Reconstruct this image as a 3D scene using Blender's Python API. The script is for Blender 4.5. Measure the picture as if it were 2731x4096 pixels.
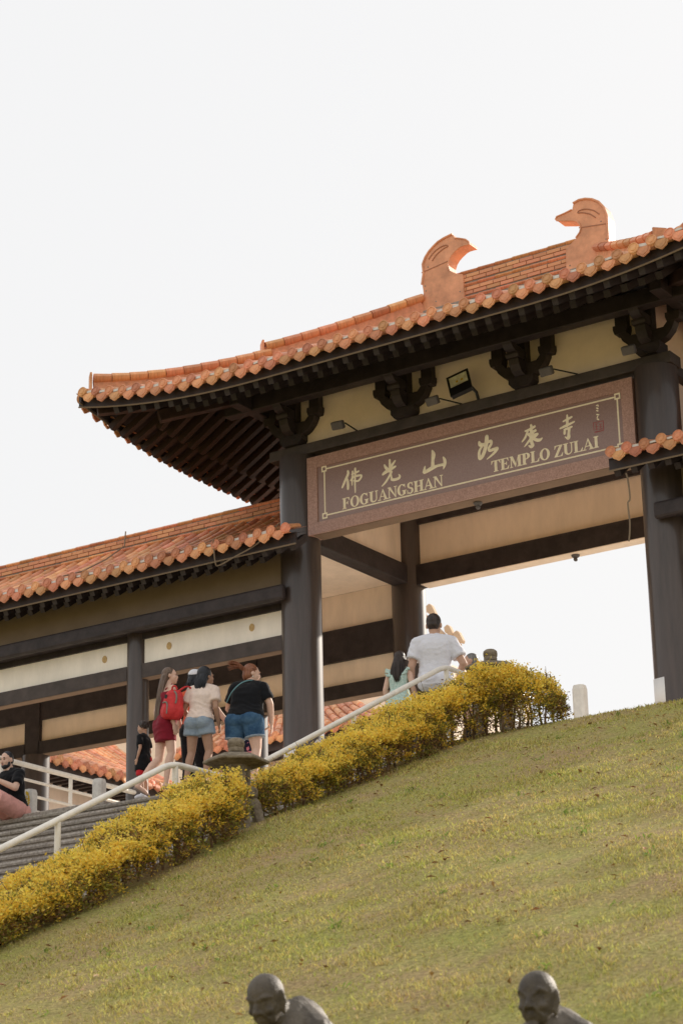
import bpy, math, random
import numpy as np
from mathutils import Vector, Matrix, Euler

for o in list(bpy.data.objects):
    bpy.data.objects.remove(o, do_unlink=True)
scene = bpy.context.scene
COL = scene.collection
rnd = random.Random(7)
R = math.radians

# ------------------------------------------------------------------ camera, sky, sun, exposure
cam = bpy.data.cameras.new('camera')
cam_ob = bpy.data.objects.new('camera', cam)
COL.objects.link(cam_ob)
yaw, pitch, roll = R(33.405), R(18.77), R(-1.273)
fw = Vector((-math.sin(yaw) * math.cos(pitch), math.cos(yaw) * math.cos(pitch), math.sin(pitch)))
rt = Vector((math.cos(yaw), math.sin(yaw), 0))
up = rt.cross(fw)
r2 = rt * math.cos(roll) + up * math.sin(roll)
u2 = up * math.cos(roll) - rt * math.sin(roll)
CAM = Vector((17.805, -25.915, -10.056))
m = Matrix((r2, u2, -fw)).transposed().to_4x4()
m.translation = CAM
cam_ob.matrix_world = m
cam.sensor_fit = 'VERTICAL'
cam.sensor_height = 36.0
cam.lens = 9200 / 4096 * 36
cam.clip_start = 0.5
cam.clip_end = 2000
cam.dof.use_dof = True
cam.dof.focus_distance = 29.0
cam.dof.aperture_fstop = 4.5
scene.camera = cam_ob

SUN_EL, SUN_AZ = R(25), R(77)        # azimuth measured from +X towards +Y
world = bpy.data.worlds.new('World')
scene.world = world
world.use_nodes = True
wn = world.node_tree
wn.nodes.clear()
sky = wn.nodes.new('ShaderNodeTexSky')
sky.sky_type = 'NISHITA'
sky.sun_disc = False
sky.sun_elevation = SUN_EL
sky.sun_rotation = math.pi / 2 - SUN_AZ
sky.air_density = 1.0
sky.dust_density = 6.0
haze_mix = wn.nodes.new('ShaderNodeMix')
haze_mix.data_type = 'RGBA'
haze_mix.inputs[0].default_value = 0.93
haze_mix.inputs[7].default_value = (7.72, 7.70, 7.70, 1)   # bright hazy cloud layer over the whole sky
bg = wn.nodes.new('ShaderNodeBackground')
bg.inputs[1].default_value = 0.1
wo = wn.nodes.new('ShaderNodeOutputWorld')
wn.links.new(sky.outputs[0], haze_mix.inputs[6])
wn.links.new(haze_mix.outputs[2], bg.inputs[0])
wn.links.new(bg.outputs[0], wo.inputs[0])

sun = bpy.data.lights.new('sun', 'SUN')
sun.energy = 5.0
sun.angle = R(0.9)
sun.color = (1.0, 0.90, 0.78)
sun_ob = bpy.data.objects.new('sun', sun)
COL.objects.link(sun_ob)
sd = Vector((math.cos(SUN_AZ) * math.cos(SUN_EL), math.sin(SUN_AZ) * math.cos(SUN_EL), math.sin(SUN_EL)))
sun_ob.rotation_euler = sd.to_track_quat('Z', 'Y').to_euler()
sun_ob.location = (10, 40, 30)
scene.view_settings.view_transform = 'Standard'
scene.view_settings.look = 'None'
scene.view_settings.exposure = 0.30
scene.view_settings.gamma = 1.0
scene.cycles.max_bounces = 8

# ------------------------------------------------------------------ materials
def mat(name, col, rough=0.7, spec=0.4, noise=0.0, nscale=6.0, col2=None, bump=0.0, bscale=60.0, island=0.0,
        obj_rand=0.0, transl=0.0, metallic=0.0, stretch=None, sheen=0.0, coat=0.0):
    m = bpy.data.materials.new(name)
    m.use_nodes = True
    nt = m.node_tree
    bs = nt.nodes['Principled BSDF']
    bs.inputs['Roughness'].default_value = rough
    bs.inputs['Specular IOR Level'].default_value = spec
    bs.inputs['Metallic'].default_value = metallic
    if coat:
        bs.inputs['Coat Weight'].default_value = coat
        bs.inputs['Coat Roughness'].default_value = 0.10
    if sheen:
        bs.inputs['Sheen Weight'].default_value = sheen
    c = (*col, 1)
    bs.inputs['Base Color'].default_value = c
    tc = nt.nodes.new('ShaderNodeTexCoord')
    vec = tc.outputs['Object']
    if stretch:
        mp = nt.nodes.new('ShaderNodeMapping')
        mp.inputs['Scale'].default_value = stretch
        nt.links.new(vec, mp.inputs[0])
        vec = mp.outputs[0]
    cur = None
    if noise or col2:
        nz = nt.nodes.new('ShaderNodeTexNoise')
        nz.inputs['Scale'].default_value = nscale
        nz.inputs['Detail'].default_value = 6
        nz.inputs['Roughness'].default_value = 0.65
        nt.links.new(vec, nz.inputs['Vector'])
        rp = nt.nodes.new('ShaderNodeValToRGB')
        rp.color_ramp.elements[0].position = 0.33
        rp.color_ramp.elements[1].position = 0.67
        if col2:
            rp.color_ramp.elements[0].color = c
            rp.color_ramp.elements[1].color = (*col2, 1)
        else:
            rp.color_ramp.elements[0].color = (*[max(0, v * (1 - noise)) for v in col], 1)
            rp.color_ramp.elements[1].color = (*[min(1, v * (1 + noise)) for v in col], 1)
        nt.links.new(nz.outputs['Fac'], rp.inputs[0])
        cur = rp.outputs[0]
    if island or obj_rand:
        if island:
            g = nt.nodes.new('ShaderNodeNewGeometry')
            src, amt = g.outputs['Random Per Island'], island
        else:
            g = nt.nodes.new('ShaderNodeObjectInfo')
            src, amt = g.outputs['Random'], obj_rand
        hs = nt.nodes.new('ShaderNodeHueSaturation')
        mr = nt.nodes.new('ShaderNodeMapRange')
        mr.inputs[3].default_value = 1 - amt
        mr.inputs[4].default_value = 1 + amt
        nt.links.new(src, mr.inputs[0])
        nt.links.new(mr.outputs[0], hs.inputs['Value'])
        mr2 = nt.nodes.new('ShaderNodeMapRange')
        mr2.inputs[3].default_value = 0.5 - amt * 0.06
        mr2.inputs[4].default_value = 0.5 + amt * 0.06
        ml = nt.nodes.new('ShaderNodeMath')
        ml.operation = 'FRACT'
        ml2 = nt.nodes.new('ShaderNodeMath')
        ml2.operation = 'MULTIPLY'
        ml2.inputs[1].default_value = 7.31
        nt.links.new(src, ml2.inputs[0])
        nt.links.new(ml2.outputs[0], ml.inputs[0])
        nt.links.new(ml.outputs[0], mr2.inputs[0])
        nt.links.new(mr2.outputs[0], hs.inputs['Hue'])
        if cur:
            nt.links.new(cur, hs.inputs['Color'])
        else:
            hs.inputs['Color'].default_value = c
        cur = hs.outputs[0]
    if cur:
        nt.links.new(cur, bs.inputs['Base Color'])
    if bump:
        n2 = nt.nodes.new('ShaderNodeTexNoise')
        n2.inputs['Scale'].default_value = bscale
        n2.inputs['Detail'].default_value = 5
        nt.links.new(vec, n2.inputs['Vector'])
        bp = nt.nodes.new('ShaderNodeBump')
        bp.inputs['Strength'].default_value = bump
        bp.inputs['Distance'].default_value = 0.02
        nt.links.new(n2.outputs['Fac'], bp.inputs['Height'])
        nt.links.new(bp.outputs[0], bs.inputs['Normal'])
    if transl:
        tr = nt.nodes.new('ShaderNodeBsdfTranslucent')
        if cur:
            nt.links.new(cur, tr.inputs[0])
        else:
            tr.inputs[0].default_value = c
        mx = nt.nodes.new('ShaderNodeMixShader')
        mx.inputs[0].default_value = transl
        nt.links.new(bs.outputs[0], mx.inputs[1])
        nt.links.new(tr.outputs[0], mx.inputs[2])
        nt.links.new(mx.outputs[0], nt.nodes['Material Output'].inputs[0])
    return m

M = {}
M['timber'] = mat('dark_painted_timber', (0.035, 0.026, 0.026), 0.55, 0.35, noise=0.35, nscale=5, bump=0.12, bscale=30)
M['column'] = mat('dark_column_paint', (0.056, 0.040, 0.034), 0.40, 0.5, noise=0.28, nscale=4, stretch=(2.5, 2.5, 0.25), bump=0.012, bscale=5, coat=0.35)
M['beam'] = mat('grey_brown_beam', (0.072, 0.058, 0.054), 0.6, 0.3, noise=0.25, nscale=4, bump=0.15, bscale=40)
M['redbrown'] = mat('red_brown_timber', (0.046, 0.025, 0.019), 0.6, 0.3, noise=0.35, nscale=8)
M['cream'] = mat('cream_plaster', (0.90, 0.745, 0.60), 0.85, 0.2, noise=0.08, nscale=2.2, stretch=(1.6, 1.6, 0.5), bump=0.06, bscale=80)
M['creamw'] = mat('pale_cream_plaster', (0.92, 0.86, 0.77), 0.85, 0.2, noise=0.08, nscale=2.2, stretch=(1.6, 1.6, 0.5), bump=0.06, bscale=80)
M['frieze'] = mat('shaded_ochre_plaster', (0.93, 0.765, 0.64), 0.85, 0.2, noise=0.06, nscale=2.5, bump=0.06, bscale=80)
M['tan'] = mat('eave_shaded_plaster', (0.29, 0.22, 0.16), 0.85, 0.2, noise=0.10, nscale=2.5, bump=0.06, bscale=80)  # gallery wall plaster darkened, the shade under the eave painted into its colour
M['stain'] = mat('ochre_patch', (0.55, 0.38, 0.18), 0.8, 0.2, noise=0.2, nscale=20)
M['tile'] = mat('terracotta_tile', (0.68, 0.305, 0.155), 0.55, 0.35, noise=0.22, nscale=13, bump=0.2, bscale=50, obj_rand=0.26)
M['tilefield'] = mat('terracotta_tile_field', (0.70, 0.345, 0.195), 0.6, 0.35, noise=0.25, nscale=7, bump=0.15, bscale=50, island=0.18)
M['brick'] = mat('terracotta_brick', (0.67, 0.315, 0.17), 0.65, 0.3, noise=0.2, nscale=12, bump=0.1, bscale=60, obj_rand=0.15)
M['ornament'] = mat('terracotta_ornament', (0.68, 0.33, 0.185), 0.5, 0.35, noise=0.24, nscale=4, bump=0.15, bscale=18)
M['mortar'] = mat('grey_mortar', (0.287, 0.255, 0.223), 0.9, 0.2, noise=0.3, nscale=14, bump=0.3, bscale=50)
M['highlit_mortar'] = mat('highlit_mortar', (0.701, 0.658, 0.616), 0.7, 0.3, noise=0.15, nscale=14)  # mortar whitened so that the tile highlights are painted into its colour
M['groove'] = mat('terracotta_groove', (0.40, 0.19, 0.12), 0.8, 0.2)
M['soffit'] = mat('tan_soffit_paint', (0.60, 0.43, 0.29), 0.8, 0.2, noise=0.10, nscale=3)
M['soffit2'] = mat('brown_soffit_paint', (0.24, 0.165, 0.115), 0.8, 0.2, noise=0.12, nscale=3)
M['granite'] = mat('pink_granite', (0.307, 0.159, 0.118), 0.4, 0.5, col2=(0.543, 0.330, 0.260), nscale=55, bump=0.03)
M['polished'] = mat('polished_purple_granite', (0.27, 0.168, 0.145), 0.24, 0.5, col2=(0.345, 0.225, 0.195), nscale=70)
M['gold'] = mat('gold_leaf_paint', (0.99, 0.83, 0.60), 0.5, 0.4, noise=0.08, nscale=20)
M['sealred'] = mat('red_seal_paint', (0.34, 0.07, 0.07), 0.6, 0.3, noise=0.2, nscale=40)
M['white'] = mat('cream_white_rail_paint', (0.850, 0.796, 0.712), 0.4, 0.45, noise=0.10, nscale=9, bump=0.05, bscale=25)
M['stone'] = mat('grey_stair_stone', (0.203, 0.177, 0.157), 0.85, 0.25, col2=(0.426, 0.386, 0.340), nscale=26, bump=0.3, bscale=60, obj_rand=0.14)
M['floor'] = mat('pale_paving', (0.60, 0.54, 0.47), 0.8, 0.25, noise=0.15, nscale=3)
M['palestone'] = mat('pale_stone', (0.616, 0.595, 0.563), 0.8, 0.3, noise=0.15, nscale=14, bump=0.2)
M['lantern'] = mat('weathered_lantern_stone', (0.126, 0.097, 0.066), 0.9, 0.2, col2=(0.304, 0.254, 0.188), nscale=16, bump=0.4, bscale=55)
M['statue'] = mat('dark_statue_stone', (0.046, 0.036, 0.026), 0.58, 0.35, col2=(0.135, 0.112, 0.086), nscale=8, bump=0.3, bscale=70)
M['blackmetal'] = mat('black_metal', (0.012, 0.012, 0.013), 0.45, 0.4)
M['greymetal'] = mat('grey_metal', (0.11, 0.10, 0.10), 0.55, 0.4, noise=0.1)
M['reflector'] = mat('lamp_reflector', (0.92, 0.84, 0.66), 0.3, 0.6, noise=0.25, nscale=14)
M['led'] = mat('yellow_led_chip', (0.75, 0.50, 0.06), 0.5, 0.3)
M['cable'] = mat('old_cable', (0.22, 0.17, 0.12), 0.8, 0.2)
M['paper'] = mat('paper_sheet', (0.850, 0.828, 0.807), 0.8, 0.2, noise=0.03)
M['print'] = mat('faded_print', (0.45, 0.44, 0.43), 0.8, 0.2)

# ------------------------------------------------------------------ mesh helpers
OFF = {}      # accumulated world offset of every (unrotated) parent

def off(p):
    return OFF.get(p, Vector((0, 0, 0))) if p else Vector((0, 0, 0))

class MB:
    def __init__(s):
        s.v, s.f, s.mi, s.cur = [], [], [], 0
    def add(s, vs, fs):
        b = len(s.v)
        s.v.extend([tuple(v) for v in vs])
        for f in fs:
            s.f.append(tuple(i + b for i in f))
            s.mi.append(s.cur)
    def box(s, x0, x1, y0, y1, z0, z1):
        s.add([(x0, y0, z0), (x1, y0, z0), (x1, y1, z0), (x0, y1, z0), (x0, y0, z1), (x1, y0, z1), (x1, y1, z1), (x0, y1, z1)],
              [(0, 3, 2, 1), (4, 5, 6, 7), (0, 1, 5, 4), (1, 2, 6, 5), (2, 3, 7, 6), (3, 0, 4, 7)])
        return s
    def beam(s, p0, p1, w, h, upv=(0, 0, 1), h1=None):
        p0, p1 = Vector(p0), Vector(p1)
        d = (p1 - p0).normalized()
        sd_ = d.cross(Vector(upv)).normalized() * (w / 2)
        u = sd_.cross(d).normalized()
        ha, hb = h / 2, (h if h1 is None else h1) / 2
        vs = [p0 - sd_ - u * ha, p0 + sd_ - u * ha, p0 + sd_ + u * ha, p0 - sd_ + u * ha,
              p1 - sd_ - u * hb, p1 + sd_ - u * hb, p1 + sd_ + u * hb, p1 - sd_ + u * hb]
        s.add(vs, [(0, 1, 2, 3), (7, 6, 5, 4), (0, 4, 5, 1), (1, 5, 6, 2), (2, 6, 7, 3), (3, 7, 4, 0)])
        return s
    def tube(s, pts, rad, n=10, caps=True, flat=None, a0=0.0):
        pts = [Vector(p) for p in pts]
        if not hasattr(rad, '__len__'):
            rad = [rad] * len(pts)
        vs, prev = [], None
        for i, p in enumerate(pts):
            d = (pts[min(i + 1, len(pts) - 1)] - pts[max(i - 1, 0)])
            d = d.normalized() if d.length > 1e-9 else Vector((0, 0, 1))
            if prev is None:
                a = Vector((0, 0, 1)) if abs(d.z) < 0.9 else Vector((1, 0, 0))
                x = d.cross(a).normalized()
            else:
                x = (prev - d * prev.dot(d)).normalized()
            prev = x
            y = d.cross(x)
            for k in range(n):
                t = a0 + 2 * math.pi * k / n
                o = x * math.cos(t) * rad[i] + y * math.sin(t) * rad[i]
                if flat is not None:
                    o = Vector((o.x * flat[0], o.y * flat[1], o.z * flat[2]))
                vs.append(p + o)
        fs = []
        for i in range(len(pts) - 1):
            for k in range(n):
                a, b = i * n + k, i * n + (k + 1) % n
                fs.append((a, b, b + n, a + n))
        if caps:
            fs.append(tuple(range(n - 1, -1, -1)))
            fs.append(tuple((len(pts) - 1) * n + k for k in range(n)))
        s.add(vs, fs)
        return s
    def lathe(s, prof, c=(0, 0, 0), n=24, a0=0.0):
        vs, fs = [], []
        for r, z in prof:
            for k in range(n):
                t = a0 + 2 * math.pi * k / n
                vs.append((c[0] + r * math.cos(t), c[1] + r * math.sin(t), c[2] + z))
        for i in range(len(prof) - 1):
            for k in range(n):
                a, b = i * n + k, i * n + (k + 1) % n
                fs.append((a, b, b + n, a + n))
        fs.append(tuple(range(n - 1, -1, -1)))
        fs.append(tuple((len(prof) - 1) * n + k for k in range(n)))
        s.add(vs, fs)
        return s
    def prism(s, poly, a, b, plane='xz'):
        n = len(poly)
        def P(u, v, w):
            return (u, w, v) if plane == 'xz' else ((w, u, v) if plane == 'yz' else (u, v, w))
        vs = [P(u, v, a) for u, v in poly] + [P(u, v, b) for u, v in poly]
        fs = [tuple(range(n)), tuple(range(2 * n - 1, n - 1, -1))]
        for i in range(n):
            j = (i + 1) % n
            fs.append((j, i, i + n, j + n))
        s.add(vs, fs)
        return s
    def ell(s, c, r, rot=None, n=14, mm=10):
        c = Vector(c)
        vs, fs = [], []
        def tr(p):
            p = Vector((p[0] * r[0], p[1] * r[1], p[2] * r[2]))
            if rot is not None:
                p = rot @ p
            return c + p
        vs.append(tr((0, 0, -1)))
        for i in range(1, mm):
            ph = -math.pi / 2 + math.pi * i / mm
            for k in range(n):
                t = 2 * math.pi * k / n
                vs.append(tr((math.cos(ph) * math.cos(t), math.cos(ph) * math.sin(t), math.sin(ph))))
        vs.append(tr((0, 0, 1)))
        for k in range(n):
            fs.append((0, 1 + (k + 1) % n, 1 + k))
        for i in range(mm - 2):
            for k in range(n):
                a, b = 1 + i * n + k, 1 + i * n + (k + 1) % n
                fs.append((a, b, b + n, a + n))
        L = len(vs) - 1
        for k in range(n):
            fs.append((L, 1 + (mm - 2) * n + k, 1 + (mm - 2) * n + (k + 1) % n))
        s.add(vs, fs)
        return s
    def cap(s, p0, p1, r0, r1, n=12):
        """tapered capsule"""
        p0, p1 = Vector(p0), Vector(p1)
        d = (p1 - p0)
        d = d.normalized() if d.length > 1e-6 else Vector((0, 0, 1))
        pts, rad = [], []
        for a in (-88, -60, -30):
            pts.append(p0 + d * r0 * math.sin(R(a))); rad.append(r0 * math.cos(R(a)))
        pts.append(p0); rad.append(r0)
        pts.append(p1); rad.append(r1)
        for a in (30, 60, 88):
            pts.append(p1 + d * r1 * math.sin(R(a))); rad.append(r1 * math.cos(R(a)))
        return s.tube(pts, rad, n)
    def chain(s, pts, rads, n=12):
        for i in range(len(pts) - 1):
            s.cap(pts[i], pts[i + 1], rads[i], rads[i + 1], n)
        return s
    def loft(s, rings, n=20):
        """rings: (x, y, z, rx, ry[, power])"""
        vs, fs = [], []
        for rg in rings:
            x, y, z, rx, ry = rg[:5]
            for k in range(n):
                t = 2 * math.pi * k / n
                ct, st = math.cos(t), math.sin(t)
                e = 0.8
                vs.append((x + rx * math.copysign(abs(ct) ** e, ct), y + ry * math.copysign(abs(st) ** e, st), z))
        for i in range(len(rings) - 1):
            for k in range(n):
                a, b = i * n + k, i * n + (k + 1) % n
                fs.append((a, b, b + n, a + n))
        fs.append(tuple(range(n - 1, -1, -1)))
        fs.append(tuple((len(rings) - 1) * n + k for k in range(n)))
        s.add(vs, fs)
        return s
    def xf(s, mtx, start=0):
        s.v[start:] = [tuple(mtx @ Vector(v)) for v in s.v[start:]]
        return s
    def mesh(s, name, mats, smooth=False, origin=(0, 0, 0)):
        me = bpy.data.meshes.new(name)
        ox, oy, oz = origin
        me.from_pydata([(x - ox, y - oy, z - oz) for x, y, z in s.v], [], s.f)
        for mm in (mats if isinstance(mats, (list, tuple)) else [mats]):
            me.materials.append(mm)
        if any(s.mi):
            me.polygons.foreach_set('material_index', s.mi)
        if smooth:
            me.polygons.foreach_set('use_smooth', [True] * len(me.polygons))
            if smooth != 'all':
                try:
                    me.set_sharp_from_angle(angle=R(smooth if smooth is not True else 40))
                except Exception:
                    pass
        me.update()
        return me
    def build(s, name, mats, parent=None, smooth=False, local=False, bevel=0.0):
        me = s.mesh(name, mats, smooth, (0, 0, 0) if local else off(parent))
        o = bpy.data.objects.new(name, me)
        COL.objects.link(o)
        if parent:
            o.parent = parent
            OFF[o] = off(parent)
        if bevel:
            b = o.modifiers.new('bevel', 'BEVEL')
            b.width = bevel
            b.segments = 2
            b.limit_method = 'ANGLE'
            b.angle_limit = R(40)
        return o

def put(name, me, parent, loc, rot=None, scale=None, local=False):
    o = bpy.data.objects.new(name, me)
    COL.objects.link(o)
    if parent:
        o.parent = parent
    o.location = Vector(loc) - (Vector((0, 0, 0)) if local else off(parent))
    if rot is not None:
        if isinstance(rot, Matrix):
            o.rotation_euler = rot.to_euler()
        else:
            o.rotation_euler = rot
    if scale is not None:
        o.scale = scale
    return o

def tag(o, label=None, cat=None, group=None, kind=None):
    if label: o['label'] = label
    if cat: o['category'] = cat
    if group: o['group'] = group
    if kind: o['kind'] = kind
    return o

def thing(name, label, cat, loc=(0, 0, 0), group=None, kind=None):
    o = bpy.data.objects.new(name, None)
    COL.objects.link(o)
    o.location = loc
    o.empty_display_size = 0.2
    OFF[o] = Vector(loc)
    return tag(o, label, cat, group, kind)

def single(name, mb, mats, label, cat, origin, smooth=False, group=None, kind=None, bevel=0.0):
    me = mb.mesh(name, mats, smooth, origin)
    o = bpy.data.objects.new(name, me)
    COL.objects.link(o)
    o.location = origin
    OFF[o] = Vector(origin)
    if bevel:
        b = o.modifiers.new('bevel', 'BEVEL'); b.width = bevel; b.segments = 2; b.limit_method = 'ANGLE'
    return tag(o, label, cat, group, kind)

def catmull(pts, k=6):
    pts = [Vector(p) for p in pts]
    out = []
    for i in range(len(pts) - 1):
        a, b, c, d = pts[max(i - 1, 0)], pts[i], pts[i + 1], pts[min(i + 2, len(pts) - 1)]
        for j in range(k):
            t = j / k
            out.append(0.5 * ((2 * b) + (c - a) * t + (2 * a - 5 * b + 4 * c - d) * t * t + (3 * b - a - 3 * c + d) * t ** 3))
    out.append(pts[-1])
    return out

FLOOR = -4.03
W, B = 5.74, 2.90          # gate: column spacing along the front and in depth
EDGE = -3.27               # top step

def vnoise(x, y, scale, seed):
    """smooth value noise on arrays, about -1..1"""
    g = np.random.RandomState(seed).uniform(-1, 1, (64, 64))
    u, v = np.asarray(x) * scale + 500, np.asarray(y) * scale + 500
    i, j = np.floor(u).astype(int), np.floor(v).astype(int)
    a, b = u - i, v - j
    a, b = a * a * (3 - 2 * a), b * b * (3 - 2 * b)
    q = lambda p, r: g[p % 64, r % 64]
    return (q(i, j) * (1 - a) + q(i + 1, j) * a) * (1 - b) + (q(i, j + 1) * (1 - a) + q(i + 1, j + 1) * a) * b

def ground_z(x, y):
    """height of the grass bank (works on numbers and arrays)"""
    x = np.asarray(x, float); y = np.asarray(y, float)
    t = np.clip((y + 4.3) / 0.8, 0, 1)
    z = -4.25 + 0.405 * np.clip(y + 4.3, -17.5, 0) + 0.405 * 0.8 * (t - 0.5 * t * t)
    z = z + 0.014 * np.sin(x * 3.1 + np.sin(y * 2.3)) * np.sin(y * 3.7 + 0.6 * x) * np.where(y < -4.6, 1, 0)
    z = z + 0.035 * np.sin(x * 0.9 + y * 0.4) * np.sin(y * 0.7 + 1) * np.where(y < -5, 1, 0.3)
    return z

# ------------------------------------------------------------------ tiles shared by all roofs
def mesh_disc():
    mb = MB()
    mb.lathe([(0.0, -0.04), (0.074, -0.038), (0.074, 0.006), (0.064, 0.012), (0.058, 0.004), (0.042, 0.004), (0.036, 0.012), (0.02, 0.014), (0.0, 0.015)], n=18)
    mb.xf(Matrix.Rotation(R(90), 4, 'X'))          # +z -> -y : face looks to -Y
    return mb.mesh('end_disc', M['tile'], 35)

def mesh_drip():
    half = [(0.094, 0.03), (0.101, -0.002), (0.097, -0.026), (0.083, -0.040), (0.080, -0.060), (0.060, -0.073), (0.044, -0.080), (0.026, -0.096), (0.0, -0.108)]
    poly = [(x, z) for x, z in half] + [(-x, z) for x, z in half[-2::-1]]
    mb = MB()
    mb.prism(poly, 0.0, -0.022)
    inner = [(x * 0.72, z * 0.74 - 0.006) for x, z in poly]
    mb.prism(inner, -0.020, -0.030)
    mb.box(-0.118, 0.118, 0.0, 0.16, 0.012, 0.03)          # the pan tile behind the pendant lip
    return mb.mesh('drip_tile', M['tile'], 35)

def mesh_barrel(L=0.30, r=0.066):
    """one half round cover tile, along +Y, slightly tapered"""
    mb = MB()
    n = 8
    vs, fs = [], []
    for y, rr in ((0.0, r), (L, r * 0.9), (L, r * 0.66), (0.0, r * 0.74)):
        for k in range(n + 1):
            a = math.pi * k / n
            vs.append((rr * math.cos(a), y, rr * math.sin(a)))
    st = n + 1
    for q in range(4):
        for k in range(n):
            a, b = q * st + k, q * st + k + 1
            c, d = ((q + 1) % 4) * st + k + 1, ((q + 1) % 4) * st + k
            fs.append((a, d, c, b))
    mb.add(vs, fs)
    return mb.mesh('cover_tile', M['tile'], 35)

def mesh_plug():  # mortar plug, enlarged to carry the painted highlight strip between the discs
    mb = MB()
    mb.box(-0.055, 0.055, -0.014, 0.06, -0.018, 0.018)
    return mb.mesh('highlit_mortar_plug', M['highlit_mortar'])

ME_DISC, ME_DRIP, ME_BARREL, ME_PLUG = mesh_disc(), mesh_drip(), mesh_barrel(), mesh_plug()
ub = MB().box(-0.5, 0.5, 0, 1, -0.5, 0.5)
ME_RAFTER = ub.mesh('rafter', M['timber'])
ME_RAFTER_RED = ub.mesh('rafter', M['redbrown'])
ME_BRICK = MB().box(-0.5, 0.5, -0.5, 0.5, -0.5, 0.5).mesh('ridge_brick', M['brick'])

def rafter(name, p0, p1, w, h, parent, me=None):
    p0, p1 = Vector(p0), Vector(p1)
    d = p1 - p0
    y = d.normalized()
    x = y.cross(Vector((0, 0, 1))).normalized()
    z = x.cross(y)
    rot = Matrix((x, y, z)).transposed()
    put(name, me or ME_RAFTER, parent, p0, rot, (w, d.length, h))

def ridge_rows(parent, x0, x1, y, z0, plan, tile_r=0.058, seg=0.29):
    """a ridge wall along X: plan lists courses bottom up, 'r' a row of round tiles, 'b' a course of bricks"""
    z = z0
    core_h = sum(0.085 if c == 'r' else 0.062 for c in plan)
    MB().box(x0 + 0.004, x1 - 0.004, y - 0.075, y + 0.075, z0 - 0.08, z0 + core_h - 0.03).build('ridge_core', M['mortar'], parent)
    ph = 0
    for c in plan:
        if c == 'r':
            n = max(1, round((x1 - x0) / seg))
            L = (x1 - x0) / n
            for k in range(n):
                mb_rot = Matrix(((0, 1, 0), (-1, 0, 0), (0, 0, 1)))      # local +Y -> world +X
                put('ridge_tile', ME_ROUND, parent, (x0 + k * L, y, z + 0.042 + rnd.uniform(-.003, .003)), mb_rot, (1, L * 0.975, 1))
            z += 0.085
        else:
            n = max(1, round((x1 - x0) / 0.235))
            L = (x1 - x0) / n
            ph = 1 - ph
            for k in range(n + ph):
                a = x0 + (k - 0.5 * ph) * L
                b = min(a + L, x1); a = max(a, x0)
                put('ridge_brick', ME_BRICK, parent, ((a + b) / 2, y + rnd.uniform(-.003, .003), z + 0.031), None, ((b - a) - 0.012, 0.19, 0.050))
            z += 0.062
    return z

mr_ = MB()
mr_.tube([(0, 0, 0), (0, 1, 0)], [0.062, 0.056], 14)
mr_.xf(Matrix.Diagonal((1.75, 1, 0.72, 1)))
ME_ROUND = mr_.mesh('ridge_tile', M['tile'], 35)

# ------------------------------------------------------------------ the gate
gate = thing('temple_gate', 'tall temple gateway with dark round columns and upswept orange tile roof', 'gate', (W / 2, B / 2, FLOOR))
CR = 0.29
for cx_ in (0, W):
    for cy_ in (0, B):
        mb = MB()
        r = CR if cy_ == 0 else 0.262
        mb.lathe([(r, FLOOR), (r, 1.437)], (cx_, cy_, 0), 48)
        c = mb.build('column', M['column'], gate, smooth=40)
        pl = MB()
        pl.lathe([(r + 0.11, FLOOR), (r + 0.11, FLOOR + 0.07), (r + 0.07, FLOOR + 0.12), (r + 0.005, FLOOR + 0.14)], (cx_, cy_, 0), 40)
        pl.build('column_base', M['palestone'], c, smooth=40)
# plate beams on top of the columns
for y in (0, B):
    MB().box(-0.42, W + 0.30, y - 0.16, y + 0.16, 1.44, 1.60).build('plate_beam', M['beam'], gate, bevel=0.012)
for x in (0, W):
    MB().box(x - 0.157, x + 0.157, 0.162, B - 0.162, 1.443, 1.597).build('plate_beam', M['beam'], gate, bevel=0.012)
# rear and side tie beams with plaster friezes above them
MB().box(0.2, W - 0.2, B - 0.13, B + 0.13, 0.17, 0.49).build('tie_beam', M['timber'], gate, bevel=0.01)
MB().box(0.161, W - 0.161, B - 0.045, B + 0.045, 0.492, 1.438).build('wall_panel', M['cream'], gate)
MB().box(0.2, W - 0.2, B - 0.10, B + 0.10, 1.15, 1.439).build('upper_tie_beam', M['timber'], gate)
for x in (0, W):
    MB().box(x - 0.13, x + 0.13, 0.2, B - 0.2, 0.19, 0.49).build('tie_beam', M['timber'], gate, bevel=0.01)
    MB().box(x - 0.045, x + 0.045, 0.2, B - 0.17, 0.492, 1.438).build('wall_panel', M['cream'], gate)
    MB().box(x - 0.158, x + 0.158, B - 0.165, B + 0.165, 0.14, 1.436).build('post', M['timber'], gate)
# soffit board between sign and rear frieze
MB().box(0.2, W - 0.2, 0.17, B - 0.11, 1.39, 1.436).build('ceiling_panel', M['cream'], gate)
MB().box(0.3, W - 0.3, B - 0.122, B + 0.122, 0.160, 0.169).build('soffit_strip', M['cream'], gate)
# upper walls above the plate
UW = 2.62
MB().box(-0.05, W + 0.05, -0.05, 0.05, 1.602, UW).build('upper_wall', M['frieze'], gate)
MB().box(-0.05, W + 0.05, B - 0.05, B + 0.05, 1.602, UW).build('upper_wall', M['frieze'], gate)
for x in (0, W):
    MB().box(x - 0.05, x + 0.05, 0.052, B - 0.052, 1.602, UW - 0.004).build('upper_wall', M['frieze'], gate)
# purlins carried in front of the wall by the brackets
PU = 0.50
for y in (-PU, B + PU):
    MB().box(-PU - 0.42, W + PU + 0.42, y - 0.09, y + 0.09, 2.13, 2.36).build('purlin', M['timber'], gate, bevel=0.012)
for x in (-PU, W + PU):
    MB().box(x - 0.087, x + 0.087, -PU - 0.42, B + PU + 0.42, 2.134, 2.357).build('purlin', M['timber'], gate, bevel=0.012)

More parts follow.
